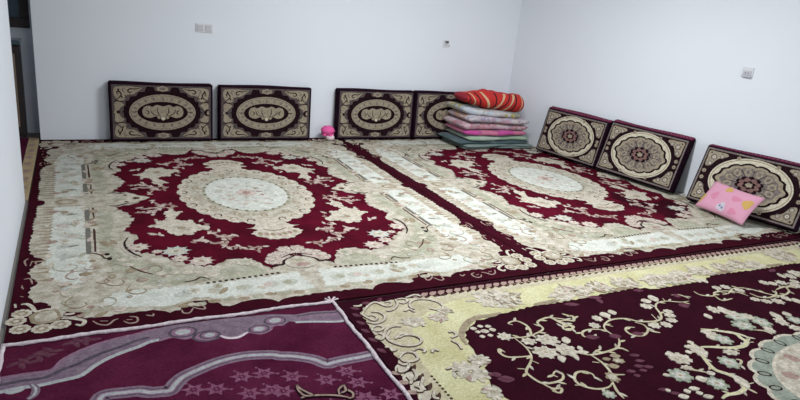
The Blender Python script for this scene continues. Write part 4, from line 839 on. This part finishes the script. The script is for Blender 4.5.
def piping(root, wd, ht, y, inset=0.012, r=0.007):
    pts = []
    for (x, z) in ((inset, inset), (wd-inset, inset), (wd-inset, ht-inset), (inset, ht-inset)): pts.append((x, z))
    P = []
    for i in range(4):
        a, b = pts[i], pts[(i+1) % 4]
        for k in range(12): P.append((a[0]+(b[0]-a[0])*k/12, a[1]+(b[1]-a[1])*k/12))
    bm = bmesh.new(); rings = []; n = len(P); c = (wd/2, ht/2)
    for i, p in enumerate(P):
        d = Vector((P[(i+1) % n][0]-P[i-1][0], P[(i+1) % n][1]-P[i-1][1])).normalized(); nn = Vector((d.y, -d.x))
        rings.append([bm.verts.new((p[0]+nn.x*r*math.cos(a), y+r*math.sin(a), p[1]+nn.y*r*math.cos(a))) for a in [2*math.pi*j/6 for j in range(6)]])
    for i in range(n):
        for j in range(6): bm.faces.new((rings[i][j], rings[i][(j+1) % 6], rings[(i+1) % n][(j+1) % 6], rings[(i+1) % n][j]))
    bmesh.ops.recalc_face_normals(bm, faces=bm.faces)
    return bm_obj('piping', bm, 'velvet', root, True)
def pattern_long(root, wd, ht):
    """pale ground, dark star-edged field, beige oval band and a fan palmette"""
    cx, cz = wd/2, ht/2
    m = 0.024
    I = Inlay(0.0)
    I.poly('cush_mid', [(m, m), (wd-m, m), (wd-m, ht-m), (m, ht-m)])
    # dark stepped field around the oval
    q = [(0.365, 0.0), (0.362, 0.05), (0.345, 0.062), (0.345, 0.105), (0.312, 0.115), (0.300, 0.150), (0.245, 0.158), (0.225, 0.195), (0.170, 0.200), (0.150, 0.250), (0.085, 0.250), (0.070, 0.212), (0.0, 0.205)]
    I.poly('cush_dark', [(cx+x*wd/0.98, cz+z*ht/0.575) for x, z in full(q)])
    fin = I.build('ground_panel', root, face_xf)
    # corner scrolls
    for sx, sz in QUADS:
        I = Inlay(0.0022)
        T = lambda pts: [(cx+sx*x*wd/0.98, cz+sz*z*ht/0.575) for x, z in pts]
        I.poly('cush_beige', T(catmull([(0.44, 0.235), (0.44, 0.15), (0.40, 0.11), (0.35, 0.12), (0.33, 0.165), (0.27, 0.175), (0.22, 0.21), (0.19, 0.24), (0.26, 0.245), (0.33, 0.25)], 4, True)))
        I.poly('cush_beige', T(catmull([(0.44, 0.09), (0.44, 0.02), (0.41, 0.015), (0.385, 0.05), (0.36, 0.07), (0.39, 0.10)], 4, True)))
        I.stroke('cush_dark', T([(0.20, 0.238), (0.25, 0.225), (0.30, 0.225), (0.32, 0.205), (0.30, 0.190), (0.28, 0.200)]), 0.012)
        I.stroke('cush_dark', T([(0.43, 0.12), (0.40, 0.14), (0.38, 0.17), (0.40, 0.20), (0.42, 0.19), (0.41, 0.17)]), 0.012)
        I.stroke('cush_grey', T([(0.34, 0.235), (0.37, 0.215), (0.35, 0.19)]), 0.014)
        I.stroke('cush_dark', T([(0.45, 0.105), (0.41, 0.105), (0.37, 0.095)]), 0.010)
        I.poly('cush_dark', T(ellipse(0.405, 0.215, 0.010, 0.010, 0, 8))); I.poly('cush_dark', T(ellipse(0.375, 0.145, 0.009, 0.009, 0, 8)))
        I.stroke('cush_dark', T([(0.36, 0.13), (0.34, 0.15), (0.35, 0.17)]), 0.008)
        cr = random.Random(41)
        for k in range(16):
            a = cr.uniform(0.19, 0.455); b = cr.uniform(0.02, 0.255)
            if a/0.40+b/0.24 < 1.25: continue
            sz = cr.uniform(0.012, 0.028); r0 = cr.uniform(0, 6.28)
            I.poly(cr.choice(['cush_beige', 'cush_grey', 'cush_beige']), T(leaf(a, b, sz*1.3, sz*0.6, r0, 5)))
            I.stroke('cush_dark', T([(a+sz*(1-0.6*t)*math.cos(r0+4*t), b+sz*(1-0.6*t)*math.sin(r0+4*t)) for t in (0, 0.25, 0.5, 0.75, 1)]), 0.006, 0.4, 2)
        I.build('corner_scroll', root, face_xf, None, 'stuff')
    I = Inlay(0.0022)
    E = lambda rx, rz, n=40: [(cx+rx*wd/0.98*math.cos(2*math.pi*i/n), cz+rz*ht/0.575*math.sin(2*math.pi*i/n)) for i in range(n)]
    for sx in (-1, 1):      # side rosettes
        I.poly('cush_dark', ellipse(cx+sx*0.43*wd/0.98, cz, 0.028, 0.036, 0, 14)); I.poly('cush_beige', ellipse(cx+sx*0.44*wd/0.98, cz, 0.014, 0.02, 0, 10))
    for sz in (-1, 1):
        I.poly('cush_beige', flower(cx, cz+sz*0.232*ht/0.575, 0.06, 0.028, 0, 6)); I.poly('cush_grey', ellipse(cx, cz+sz*0.235, 0.03, 0.014, 0, 10))
    I.poly('cush_beige', E(0.315, 0.178)); I.poly('cush_grey', E(0.302, 0.168))
    I.poly('cush_beige', E(0.296, 0.163))
    for k in range(20):
        a = 2*math.pi*k/20
        I.poly('cush_grey', ellipse(cx+0.268*math.cos(a), cz+0.134*math.sin(a), 0.018, 0.012, a, 8))
    I.build('oval_band', root, face_xf)
    I = Inlay(0.0038)
    I.poly('cush_dark', E(0.238, 0.106))
    fan = [(-0.16, -0.035), (-0.175, 0.005), (-0.16, 0.045), (-0.12, 0.06), (-0.09, 0.05), (-0.05, 0.068), (0, 0.055), (0.05, 0.068), (0.09, 0.05), (0.12, 0.06), (0.16, 0.045), (0.175, 0.005), (0.16, -0.035), (0.11, -0.05), (0.06, -0.035), (0.04, -0.06), (0, -0.045), (-0.04, -0.06), (-0.06, -0.035), (-0.11, -0.05)]
    I.poly('cush_beige', [(cx+x*1.1, cz+z*1.1) for x, z in catmull(fan, 4, True)])
    for s in (-1, 1):
        I.stroke('cush_dark', [(cx+s*0.02, cz-0.05), (cx+s*0.05, cz+0.0), (cx+s*0.05, cz+0.05)], 0.008); I.stroke('cush_dark', [(cx+s*0.04, cz-0.04), (cx+s*0.10, cz-0.01), (cx+s*0.12, cz+0.03)], 0.008)
        I.stroke('cush_dark', [(cx+s*0.155, cz+0.025), (cx+s*0.13, cz+0.0), (cx+s*0.15, cz-0.02)], 0.010)
    I.poly('cush_cream', flower(cx, cz-0.062, 0.02, 0.018, 0, 6))
    I.build('palmette', root, face_xf)
def pattern_round(root, wd, ht):
    """dark ground, cream oval ring with a scalloped rosette, beige corner bouquets"""
    cx, cz = wd/2, ht/2
    I = Inlay(0.0)
    m = 0.016
    def rect(i, key): I.poly(key, [(i, i), (wd-i, i), (wd-i, ht-i), (i, ht-i)])
    rect(m, 'cush_grey'); rect(m+0.016, 'cush_dark')
    I.build('ground_panel', root, face_xf)
    for sx, sz in QUADS:
        I = Inlay(0.002)
        T = lambda x, z: (cx+sx*(wd/2-x), cz+sz*(ht/2-z))
        I.poly('cush_beige', catmull([T(0.046, 0.046), T(0.12, 0.044), T(0.20, 0.046), T(0.222, 0.066), T(0.185, 0.088), T(0.150, 0.105), T(0.125, 0.135), T(0.105, 0.175), T(0.075, 0.195), T(0.048, 0.185), T(0.044, 0.11)], 4, True))
        for a, b, r in ((0.10, 0.10, 0.034), (0.17, 0.08, 0.024), (0.085, 0.165, 0.026)):
            c = T(a, b); I.poly('cush_grey', flower(c[0], c[1], r, r, 0, 7)); I.poly('cush_cream', flower(c[0], c[1], r*0.5, r*0.5, 0, 5)); I.poly('cush_rose', ellipse(c[0], c[1], r*0.2, r*0.2, 0, 8))
        for a, b in ((0.315, 0.062), (0.062, 0.245)):
            c = T(a, b); I.poly('cush_beige', flower(c[0], c[1], 0.020, 0.020, 0, 6)); I.poly('cush_rose', ellipse(c[0], c[1], 0.007, 0.007, 0, 8))
        c = T(0.065, 0.062); I.poly('cush_dark', ellipse(c[0], c[1], 0.008, 0.008, 0, 8))
        I.build('corner_bouquet', root, face_xf)
    I = Inlay(0.002)
    ra, rz = 0.365*wd/0.98, 0.240*ht/0.55
    I.poly('cush_cream', ellipse(cx, cz, ra, rz, 0, 48))
    I.poly('cush_beige', ellipse(cx, cz, ra*0.965, rz*0.955, 0, 48)); I.poly('cush_cream', ellipse(cx, cz, ra*0.94, rz*0.92, 0, 48))
    I.build('oval_ring', root, face_xf)
    I = Inlay(0.0028)
    def lob(k, dz=0.0): 
        o = []
        for i in range(96):
            a = 2*math.pi*i/96
            kk = 1-0.085*(1-abs(math.sin(7*a+math.pi/2))**0.6)
            kk *= 1+0.10*abs(math.cos(a))**24; kk = kk if abs(math.cos(a)) > 0.9 else kk*1.04
            o.append((cx+k*0.305*wd/0.98*kk*math.cos(a), cz+k*0.188*ht/0.55*kk*math.sin(a)))
        return o
    I.poly('cush_dark', lob(1.0)); I.poly('cush_beige', lob(0.92)); I.poly('cush_grey', lob(0.80))
    for k in range(12):
        a = 2*math.pi*k/12+0.26
        x, z = cx+0.19*math.cos(a), cz+0.118*math.sin(a)
        I.poly('cush_beige', flower(x, z, 0.040, 0.032, a, 6)); I.poly('cush_grey', flower(x, z, 0.020, 0.016, a, 5)); 
        I.stroke('cush_dark', [(cx+0.10*math.cos(a+0.26), cz+0.07*math.sin(a+0.26)), (cx+0.215*math.cos(a+0.26), cz+0.14*math.sin(a+0.26))], 0.007, 0.3, 0)
    I.poly('cush_dark', flower(cx, cz, 0.125, 0.082, 0, 10, 0.2)); I.poly('cush_rose', flower(cx, cz, 0.10, 0.066, 0, 8, 0.25)); I.poly('cush_dark', flower(cx, cz, 0.06, 0.04, 0, 6, 0.3)); I.poly('cush_beige', flower(cx, cz, 0.034, 0.024, 0, 5, 0.3))
    I.build('rosette', root, face_xf)
def cushion(name, label, base, yaw, tilt, wd, ht, th, kind, group):
    root = tag(empty(name, base), label, 'cushion', group)
    cushion_body(root, wd, ht, th, kind)
    ph = ht if kind == 'long' else ht-0.034
    piping(root, wd, ph, 0.003)
    (pattern_long if kind == 'long' else pattern_round)(root, wd, ph)
    if kind != 'long':      # row of stitched dots along the welt
        I = Inlay(0.0)
        for k in range(26): I.poly('cush_grey', ellipse(0.03+k*(wd-0.06)/25, 0.5, 0.008, 0.12, 0, 6))
        I.build('stitching', root, lambda v: (v[0], 0.052*v[1]-0.0012-v[2], ht-0.034+0.032*v[1]+0.0018+v[2]), None, 'stuff')
    # rotate about the lower back edge so that it rests on the carpet and leans on the wall
    root.rotation_euler = (0, 0, 0)
    R = Matrix.Rotation(yaw, 4, 'Z') @ Matrix.Rotation(-tilt, 4, 'X')
    root.matrix_world = Matrix.Translation(Vector(base)) @ R @ Matrix.Translation(Vector((0, -th, 0)))
    return root
G1 = 'long patterned cushions along the back wall'
G2 = 'round-medallion cushions along the right wall'
TH = 0.10
def backw(x0, x1, label, ht=0.575):
    return cushion('wall_cushion', label, (x0, -0.045, 0.008), 0.0, 0.045, x1-x0, ht, TH, 'long', G1)
backw(0.605, 1.575, 'dark patterned wall cushion, leftmost on the back wall')
backw(1.635, 2.635, 'dark patterned wall cushion on the back wall, beside the small pink toy on its right')
backw(2.945, 3.925, 'dark patterned wall cushion between the pink toy and the cushion half hidden by blankets')
backw(3.945, 4.925, 'dark patterned wall cushion on the back wall, half hidden behind the blanket stack')
def rightw(v, xf_, yawd, tiltd, wd, ht, label):
    """left lower front corner at (xf_, -v)"""
    yaw = math.radians(yawd); t = math.radians(tiltd)
    # thickness direction (towards the wall)
    n = Vector((-math.sin(yaw), math.cos(yaw), 0))
    b = Vector((xf_, -v, 0))+n*TH*math.cos(t)
    return cushion('wall_cushion', label, (b.x, b.y, 0.008), yaw, t, wd, ht, TH, 'round', G2)
rightw(0.82, 5.295, -82.0, 13.0, 0.885, 0.560, 'cream-ringed wall cushion on the right wall, nearest the room corner and blanket stack')
rightw(1.715, 5.415, -82.0, 16.5, 0.935, 0.582, 'cream-ringed wall cushion in the middle of the three on the right wall')
rightw(2.86, 5.49, -77.0, 22.5, 0.97, 0.590, 'cream-ringed wall cushion at the right edge, with the pink pillow lying against it')

# ------------------------------------------------------------------ pile of folded blankets
patchwork('cloth_teal', [(118, 134, 130), (102, 120, 118), (132, 146, 140)], 3)
patchwork('cloth_darkteal', [(66, 88, 92), (84, 102, 104), (60, 78, 84)], 4)
patchwork('cloth_green', [(150, 172, 150), (164, 178, 166), (116, 162, 84), (172, 184, 174), (122, 164, 92)], 3.4)
patchwork('cloth_magenta', [(188, 76, 146), (192, 110, 140), (166, 78, 132), (196, 136, 156)], 5)
patchwork('cloth_pinkfloral', [(186, 150, 160), (178, 120, 132), (190, 168, 174), (152, 138, 148), (172, 104, 116), (192, 176, 178)], 16)
patchwork('cloth_mixed', [(178, 174, 184), (158, 148, 168), (190, 180, 180), (186, 144, 124), (148, 138, 156), (186, 178, 186), (172, 140, 152)], 18)
patchwork('cloth_bluewhite', [(176, 182, 190), (160, 168, 180), (190, 192, 194), (164, 154, 96), (132, 138, 130), (184, 176, 172)], 14)
def blanket(name, label, x0, x1, y0, y1, z0, z1, mat, layers, seed, yaw=0.0, edge_mat=None, lean=(0.0, 0.0)):
    """folded blanket: layers of cloth with rounded fold at the front and soft sagging edges"""
    root = tag(empty(name, ((x0+x1)/2, (y0+y1)/2, z0)), label, 'blanket', 'folded blankets in the corner pile')
    rr = random.Random(seed); L, D, Ht = x1-x0, y1-y0, z1-z0
    lh = Ht/layers
    for k in range(layers):
        bm = bmesh.new(); nx, nc = 22, 20
        ph, ph2 = rr.uniform(0, 6), rr.uniform(0, 6)
        dx0, dx1, dy = rr.uniform(-0.012, 0.02), rr.uniform(-0.02, 0.012), rr.uniform(-0.014, 0.014)
        rings = []
        for i in range(nx+1):
            t = i/nx; x = -L/2+dx0+(L-dx0+dx1)*t
            e = min(1.0, min(t, 1-t)*nx/2.2); rnd_ = math.sqrt(max(0.0, 1-(1-e)**2))*0.72+0.28
            wob = 0.009*math.sin(9*t+ph)+0.006*math.sin(21*t+ph2)
            ring = []
            for j in range(nc):
                a = 2*math.pi*j/nc; ca, sa = math.cos(a), math.sin(a)
                y = math.copysign(abs(ca)**0.34, ca)*(D/2-0.02*(1-rnd_))+dy+(0.014*math.sin(7*t+ph2)+0.008*math.sin(17*t+ph))*(ca < 0)
                z = lh*(k+0.5)+math.copysign(abs(sa)**0.5, sa)*lh*0.50*rnd_+0.45*wob*(0.35+0.65*(k+0.5)/layers)*(0.3 if z0 < 0.03 and k == 0 else 1)
                g = ((1-t)**1.5)*(lean[0]+(lean[1]-lean[0])*z/Ht)
                ring.append(bm.verts.new((x, y, max(z+g, 0.0))))
            rings.append(ring)
        for i in range(nx):
            for j in range(nc): bm.faces.new((rings[i][j], rings[i+1][j], rings[i+1][(j+1) % nc], rings[i][(j+1) % nc]))
        bm.faces.new(rings[0]); bm.faces.new(rings[-1][::-1])
        bmesh.ops.recalc_face_normals(bm, faces=bm.faces)
        bm_obj('fold', bm, (edge_mat if (edge_mat and k % 2) else mat), root, True)
    root.rotation_euler = (0, 0, yaw)
    return root
ZB = 0.010
blanket('folded_blanket', 'pale teal folded blanket at the bottom of the pile on the carpet', 4.33, 5.37, -0.70, -0.15, ZB, ZB+0.052, 'cloth_teal', 2, 1, 0.0, 'cloth_teal')
blanket('folded_blanket', 'dark teal folded blanket second from the bottom of the pile', 4.29, 5.33, -0.690, -0.15, ZB+0.052, ZB+0.088, 'cloth_darkteal', 1, 2)
blanket('folded_blanket', 'light green and white folded blanket under the magenta one', 4.39, 5.28, -0.685, -0.15, ZB+0.089, ZB+0.150, 'cloth_green', 1, 3)
blanket('folded_blanket', 'magenta pink folded blanket in the middle of the pile', 4.35, 5.27, -0.675, -0.16, ZB+0.151, ZB+0.210, 'cloth_magenta', 1, 4, 0.0, None, (0.0, 0.012))
blanket('folded_blanket', 'rose and pink floral folded blanket above the magenta one', 4.31, 5.26, -0.665, -0.16, ZB+0.211, ZB+0.285, 'cloth_pinkfloral', 1, 5, 0.0, None, (0.012, 0.03))
blanket('folded_blanket', 'lilac and white printed folded blanket in the upper pile', 4.36, 5.27, -0.675, -0.17, ZB+0.286, ZB+0.352, 'cloth_mixed', 1, 6, 0.0, None, (0.03, 0.05))
blanket('folded_blanket', 'pale blue and white printed folded blanket right under the red bolster', 4.33, 5.18, -0.64, -0.18, ZB+0.353, ZB+0.412, 'cloth_bluewhite', 1, 7, 0.0, None, (0.05, 0.075))
# red bolster on top
plain('red_cloth', (188, 46, 42), 0.8, 0.14, 8); plain('cream_stripe', (206, 168, 132), 0.8, 0.05); plain('black_line', (46, 22, 26), 0.8, 0.05); plain('dark_red', (140, 34, 50), 0.8, 0.1)
bol = tag(empty('bolster', (4.80, -0.42, ZB+0.545)), 'red rolled bolster with cream and black stripes on top of the pile', 'bolster')
def bolster_ring(t, a, R0=0.116):
    x = -0.46+0.92*t
    e = min(1, min(t, 1-t)*20); r = R0*math.sqrt(max(0.0, 1-(1-e)**2))*0.9+R0*0.1
    r *= 0.93+0.07*math.sin(t*20)**2
    fl = 0.35+0.65*min(1.0, t/0.4)
    return Vector((x, r*1.35*math.cos(a), r*fl*math.sin(a)*(1+0.06*math.sin(3*a+t*9))-0.075*(t-0.5)))
def bolster_patch(name, mat, lift, fn, n_t, n_a):
    bm = bmesh.new(); rings = []
    for i in range(n_t+1):
        ring = []
        for j in range(n_a):
            t, a, k = fn(i/n_t, j/n_a)
            p = bolster_ring(t, a); c = Vector((p.x, 0, -0.075*(t-0.5))); ring.append(bm.verts.new(c+(p-c)*(1+lift)))
        rings.append(ring)
    return bm, rings
bm = bmesh.new(); rings = []
for i in range(41): rings.append([bm.verts.new(bolster_ring(i/40, 2*math.pi*j/24)) for j in range(24)])
for i in range(40):
    for j in range(24): bm.faces.new((rings[i][j], rings[i+1][j], rings[i+1][(j+1) % 24], rings[i][(j+1) % 24]))
bm.faces.new(rings[0]); bm.faces.new(rings[-1][::-1]); bmesh.ops.recalc_face_normals(bm, faces=bm.faces)
bo_ = bm_obj('roll', bm, ['red_cloth', 'dark_red'], bol, True)
for p in bo_.data.polygons:
    if p.center.x < -0.41: p.material_index = 1
def band(t0, slant, wdt, mat, lift):
    bm = bmesh.new(); vs = []
    for j in range(25):
        a = 0.15*math.pi-1.5*math.pi*j/24
        tt = t0+slant*(math.sin(a)*0.5)
        row = []
        for tk in (tt-wdt/2, tt+wdt/2):
            tk = min(max(tk, 0.02), 0.98); p = bolster_ring(tk, a); c = Vector((p.x, 0, -0.035*(tk-0.2))); row.append(bm.verts.new(c+(p-c)*(1+lift)))
        vs.append(row)
    for j in range(24): bm.faces.new((vs[j][0], vs[j][1], vs[j+1][1], vs[j+1][0]))
    bmesh.ops.recalc_face_normals(bm, faces=bm.faces)
    return bm_obj('stripe', bm, mat, bol, True)
for t0, sl, wd_, mt in ((0.36, -0.16, 0.040, 'cream_stripe'), (0.50, 0.0, 0.018, 'black_line'), (0.585, 0.17, 0.036, 'cream_stripe'), (0.67, 0.16, 0.018, 'black_line'), (0.745, 0.15, 0.034, 'cream_stripe'), (0.815, 0.05, 0.020, 'black_line'), (0.925, 0.02, 0.018, 'cream_stripe'), (0.24, -0.12, 0.020, 'black_line'), (0.16, -0.10, 0.022, 'cream_stripe'), (0.09, -0.06, 0.018, 'black_line')):
    band(t0, sl, wd_, mt, 0.025)

# ------------------------------------------------------------------ pink pillow against the right-hand cushion
plain('pink_cloth', (208, 150, 172), 0.85, 0.05, 9); plain('pillow_yellow', (196, 158, 90), 0.85, 0.06, 20); plain('pillow_white', (196, 186, 196), 0.85, 0.03); plain('pillow_blue', (110, 120, 160), 0.85, 0.05); plain('pillow_rose', (204, 130, 156), 0.85, 0.05)
pil = tag(empty('pillow', (5.478, -3.019, 0)), 'small pink pillow with yellow patches leaning on a wall cushion', 'pillow')
PWD, PHT = 0.525, 0.30
def puff(u, v):
    return 0.040*(max(0.0, 1-abs(2*u-1)**3.2)**0.6)*(max(0.0, 1-abs(2*v-1)**3.2)**0.6)+0.004
def outline(u, v):
    # pinched sides
    x = PWD*(u+0.02*math.sin(math.pi*v)*(1-2*u)); z = PHT*(v+0.025*math.sin(math.pi*u)*(1-2*v))
    return x, z
bm = bmesh.new(); n1, n2 = 18, 14; fr, bk = [], []
for i in range(n1+1):
    fr.append([]); bk.append([])
    for j in range(n2+1):
        u, v = i/n1, j/n2; x, z = outline(u, v); h = puff(u, v)+0.003*math.sin(9*u+5*v)
        fr[-1].append(bm.verts.new((x, -h, z))); bk[-1].append(bm.verts.new((x, h, z)))
for i in range(n1):
    for j in range(n2):
        bm.faces.new((fr[i][j], fr[i+1][j], fr[i+1][j+1], fr[i][j+1])); bm.faces.new((bk[i][j], bk[i][j+1], bk[i+1][j+1], bk[i+1][j]))
for i in range(n1):
    bm.faces.new((fr[i][0], bk[i][0], bk[i+1][0], fr[i+1][0])); bm.faces.new((fr[i][n2], fr[i+1][n2], bk[i+1][n2], bk[i][n2]))
for j in range(n2):
    bm.faces.new((fr[0][j], fr[0][j+1], bk[0][j+1], bk[0][j])); bm.faces.new((fr[n1][j], bk[n1][j], bk[n1][j+1], fr[n1][j+1]))
bmesh.ops.recalc_face_normals(bm, faces=bm.faces)
bm_obj('pillow_body', bm, 'pink_cloth', pil, True)
def pil_patch(name, mat, u0, v0, ru, rv, shape='blob', lift=0.0015):
    n = 14; bm = bmesh.new(); rings = []
    c = None
    for k in (0.0, 0.5, 1.0):
        ring = []
        for i in range(n):
            a = 2*math.pi*i/n; kk = k*(1+0.18*math.sin(3*a+u0*20)); u = min(max(u0+ru*kk*math.cos(a), 0.02), 0.98); v = min(max(v0+rv*kk*math.sin(a), 0.02), 0.98)
            x, z = outline(u, v); ring.append((x, -puff(u, v)-0.003*math.sin(9*u+5*v)-lift, z))
        rings.append(ring)
    c = bm.verts.new(rings[0][0]); R1 = [bm.verts.new(p) for p in rings[1]]; R2 = [bm.verts.new(p) for p in rings[2]]
    for i in range(n):
        j = (i+1) % n; bm.faces.new((c, R1[i], R1[j])); bm.faces.new((R1[i], R2[i], R2[j], R1[j]))
    bmesh.ops.recalc_face_normals(bm, faces=bm.faces)
    return bm_obj(name, bm, mat, pil, True)
pil_patch('printed_patch', 'pillow_yellow', 0.42, 0.84, 0.07, 0.10); pil_patch('printed_patch', 'pillow_yellow', 0.88, 0.60, 0.085, 0.16); pil_patch('printed_patch', 'pillow_yellow', 0.05, 0.30, 0.03, 0.20)
pil_patch('printed_patch', 'pillow_white', 0.50, 0.22, 0.085, 0.15); pil_patch('printed_patch', 'pillow_blue', 0.47, 0.24, 0.02, 0.04, lift=0.003); pil_patch('printed_patch', 'pillow_blue', 0.53, 0.20, 0.02, 0.04, lift=0.003)
pil_patch('printed_patch', 'pillow_rose', 0.24, 0.50, 0.07, 0.14); pil_patch('printed_patch', 'pillow_rose', 0.66, 0.62, 0.09, 0.10); pil_patch('printed_patch', 'pillow_rose', 0.74, 0.20, 0.08, 0.10)
pil.matrix_world = Matrix.Translation(Vector((5.438, -3.019, 0.03))) @ Matrix.Rotation(math.radians(-95.9), 4, 'Z') @ Matrix.Rotation(-math.radians(38.0), 4, 'X')

# ------------------------------------------------------------------ small pink toy by the back wall
plain('toy_pink', (226, 92, 156), 0.7, 0.12, 30); plain('toy_white', (226, 206, 210), 0.7, 0.08, 30); plain('toy_dark', (90, 40, 60), 0.6, 0.05)
toy = tag(empty('toy', (2.835, -0.16, 0.008)), 'small pink plush ball toy with pale base on the carpet against the back wall', 'toy')
def lump(name, c, r, mat, bumps=0.06, seed=1):
    bm = bmesh.new(); bmesh.ops.create_icosphere(bm, subdivisions=3, radius=1.0)
    rr = random.Random(seed); ph = [rr.uniform(0, 6) for _ in range(3)]
    for v in bm.verts:
        k = 1+bumps*math.sin(7*v.co.x+ph[0])*math.sin(7*v.co.y+ph[1])*math.sin(7*v.co.z+ph[2])
        v.co = Vector((c[0]+v.co.x*r[0]*k, c[1]+v.co.y*r[1]*k, c[2]+v.co.z*r[2]*k))
    return bm_obj(name, bm, mat, toy, True)
lump('body', (0.025, -0.02, 0.036), (0.05, 0.045, 0.036), 'toy_white', 0.05, 2)
lump('pompom', (0, 0, 0.112), (0.078, 0.066, 0.056), 'toy_pink', 0.10, 3)
for k in range(5):
    lump('frill', (0.055*math.cos(k*1.257), 0.045*math.sin(k*1.257), 0.066), (0.022, 0.022, 0.014), 'toy_pink', 0.05, 8+k)

# ------------------------------------------------------------------ sockets and switches
def plate(name, label, cat, x, z, wd, ht, yaw=0.0, y=0.0):
    root = tag(empty(name, (x, y, z)), label, cat)
    box_obj('plate', (-wd/2, wd/2, -0.010, -0.0005, -ht/2, ht/2), 'plastic', root, 0.003)
    root.rotation_euler = (0, 0, yaw)
    return root
s1 = plate('light_switch', 'pale double light switch on the back wall at left', 'switch', 1.508, 1.135, 0.165, 0.085)
for k in (-1, 1):
    rk = box_obj('rocker', (k*0.04-0.030, k*0.04+0.030, -0.016, -0.009, -0.030, 0.030), 'plastic_grey', s1, 0.003)
s2 = plate('wall_socket', 'white wall socket with dark plug on the back wall above the blankets', 'socket', 4.347, 1.155, 0.085, 0.085)
bm = bmesh.new(); bmesh.ops.create_cone(bm, cap_ends=True, segments=20, radius1=0.030, radius2=0.026, depth=0.008)
for v in bm.verts: v.co = Vector((v.co.x, -v.co.z-0.013, v.co.y))
bm_obj('socket_face', bm, 'plastic_grey', s2, False)
box_obj('plug', (-0.020, 0.020, -0.035, -0.016, 0.012, 0.030), 'socket_dark', s2, 0.004)
box_obj('plug_lead', (0.030, 0.058, -0.014, -0.001, -0.030, -0.010), 'plastic_grey', s2, 0.004)
yaw_r = -math.pi/2+math.atan(WK)
s3 = plate('wall_socket', 'white wall socket with grey strip for its shadow on the right wall', 'socket', wall_x(-2.924)-0.0005, 1.273, 0.10, 0.085, yaw_r, -2.924)
box_obj('socket_face', (-0.036, 0.036, -0.020, -0.009, -0.030, 0.012), 'plastic_grey', s3, 0.004)
for k in (-1, 1): box_obj('socket_hole', (k*0.012-0.004, k*0.012+0.004, -0.0212, -0.0195, -0.015, -0.005), 'socket_dark', s3)
box_obj('shadow_strip', (-0.045, 0.045, -0.030, -0.010, -0.046, -0.032), 'plastic_grey', s3, 0.004)  # grey strip below the plate, modelled in place of its cast shadow
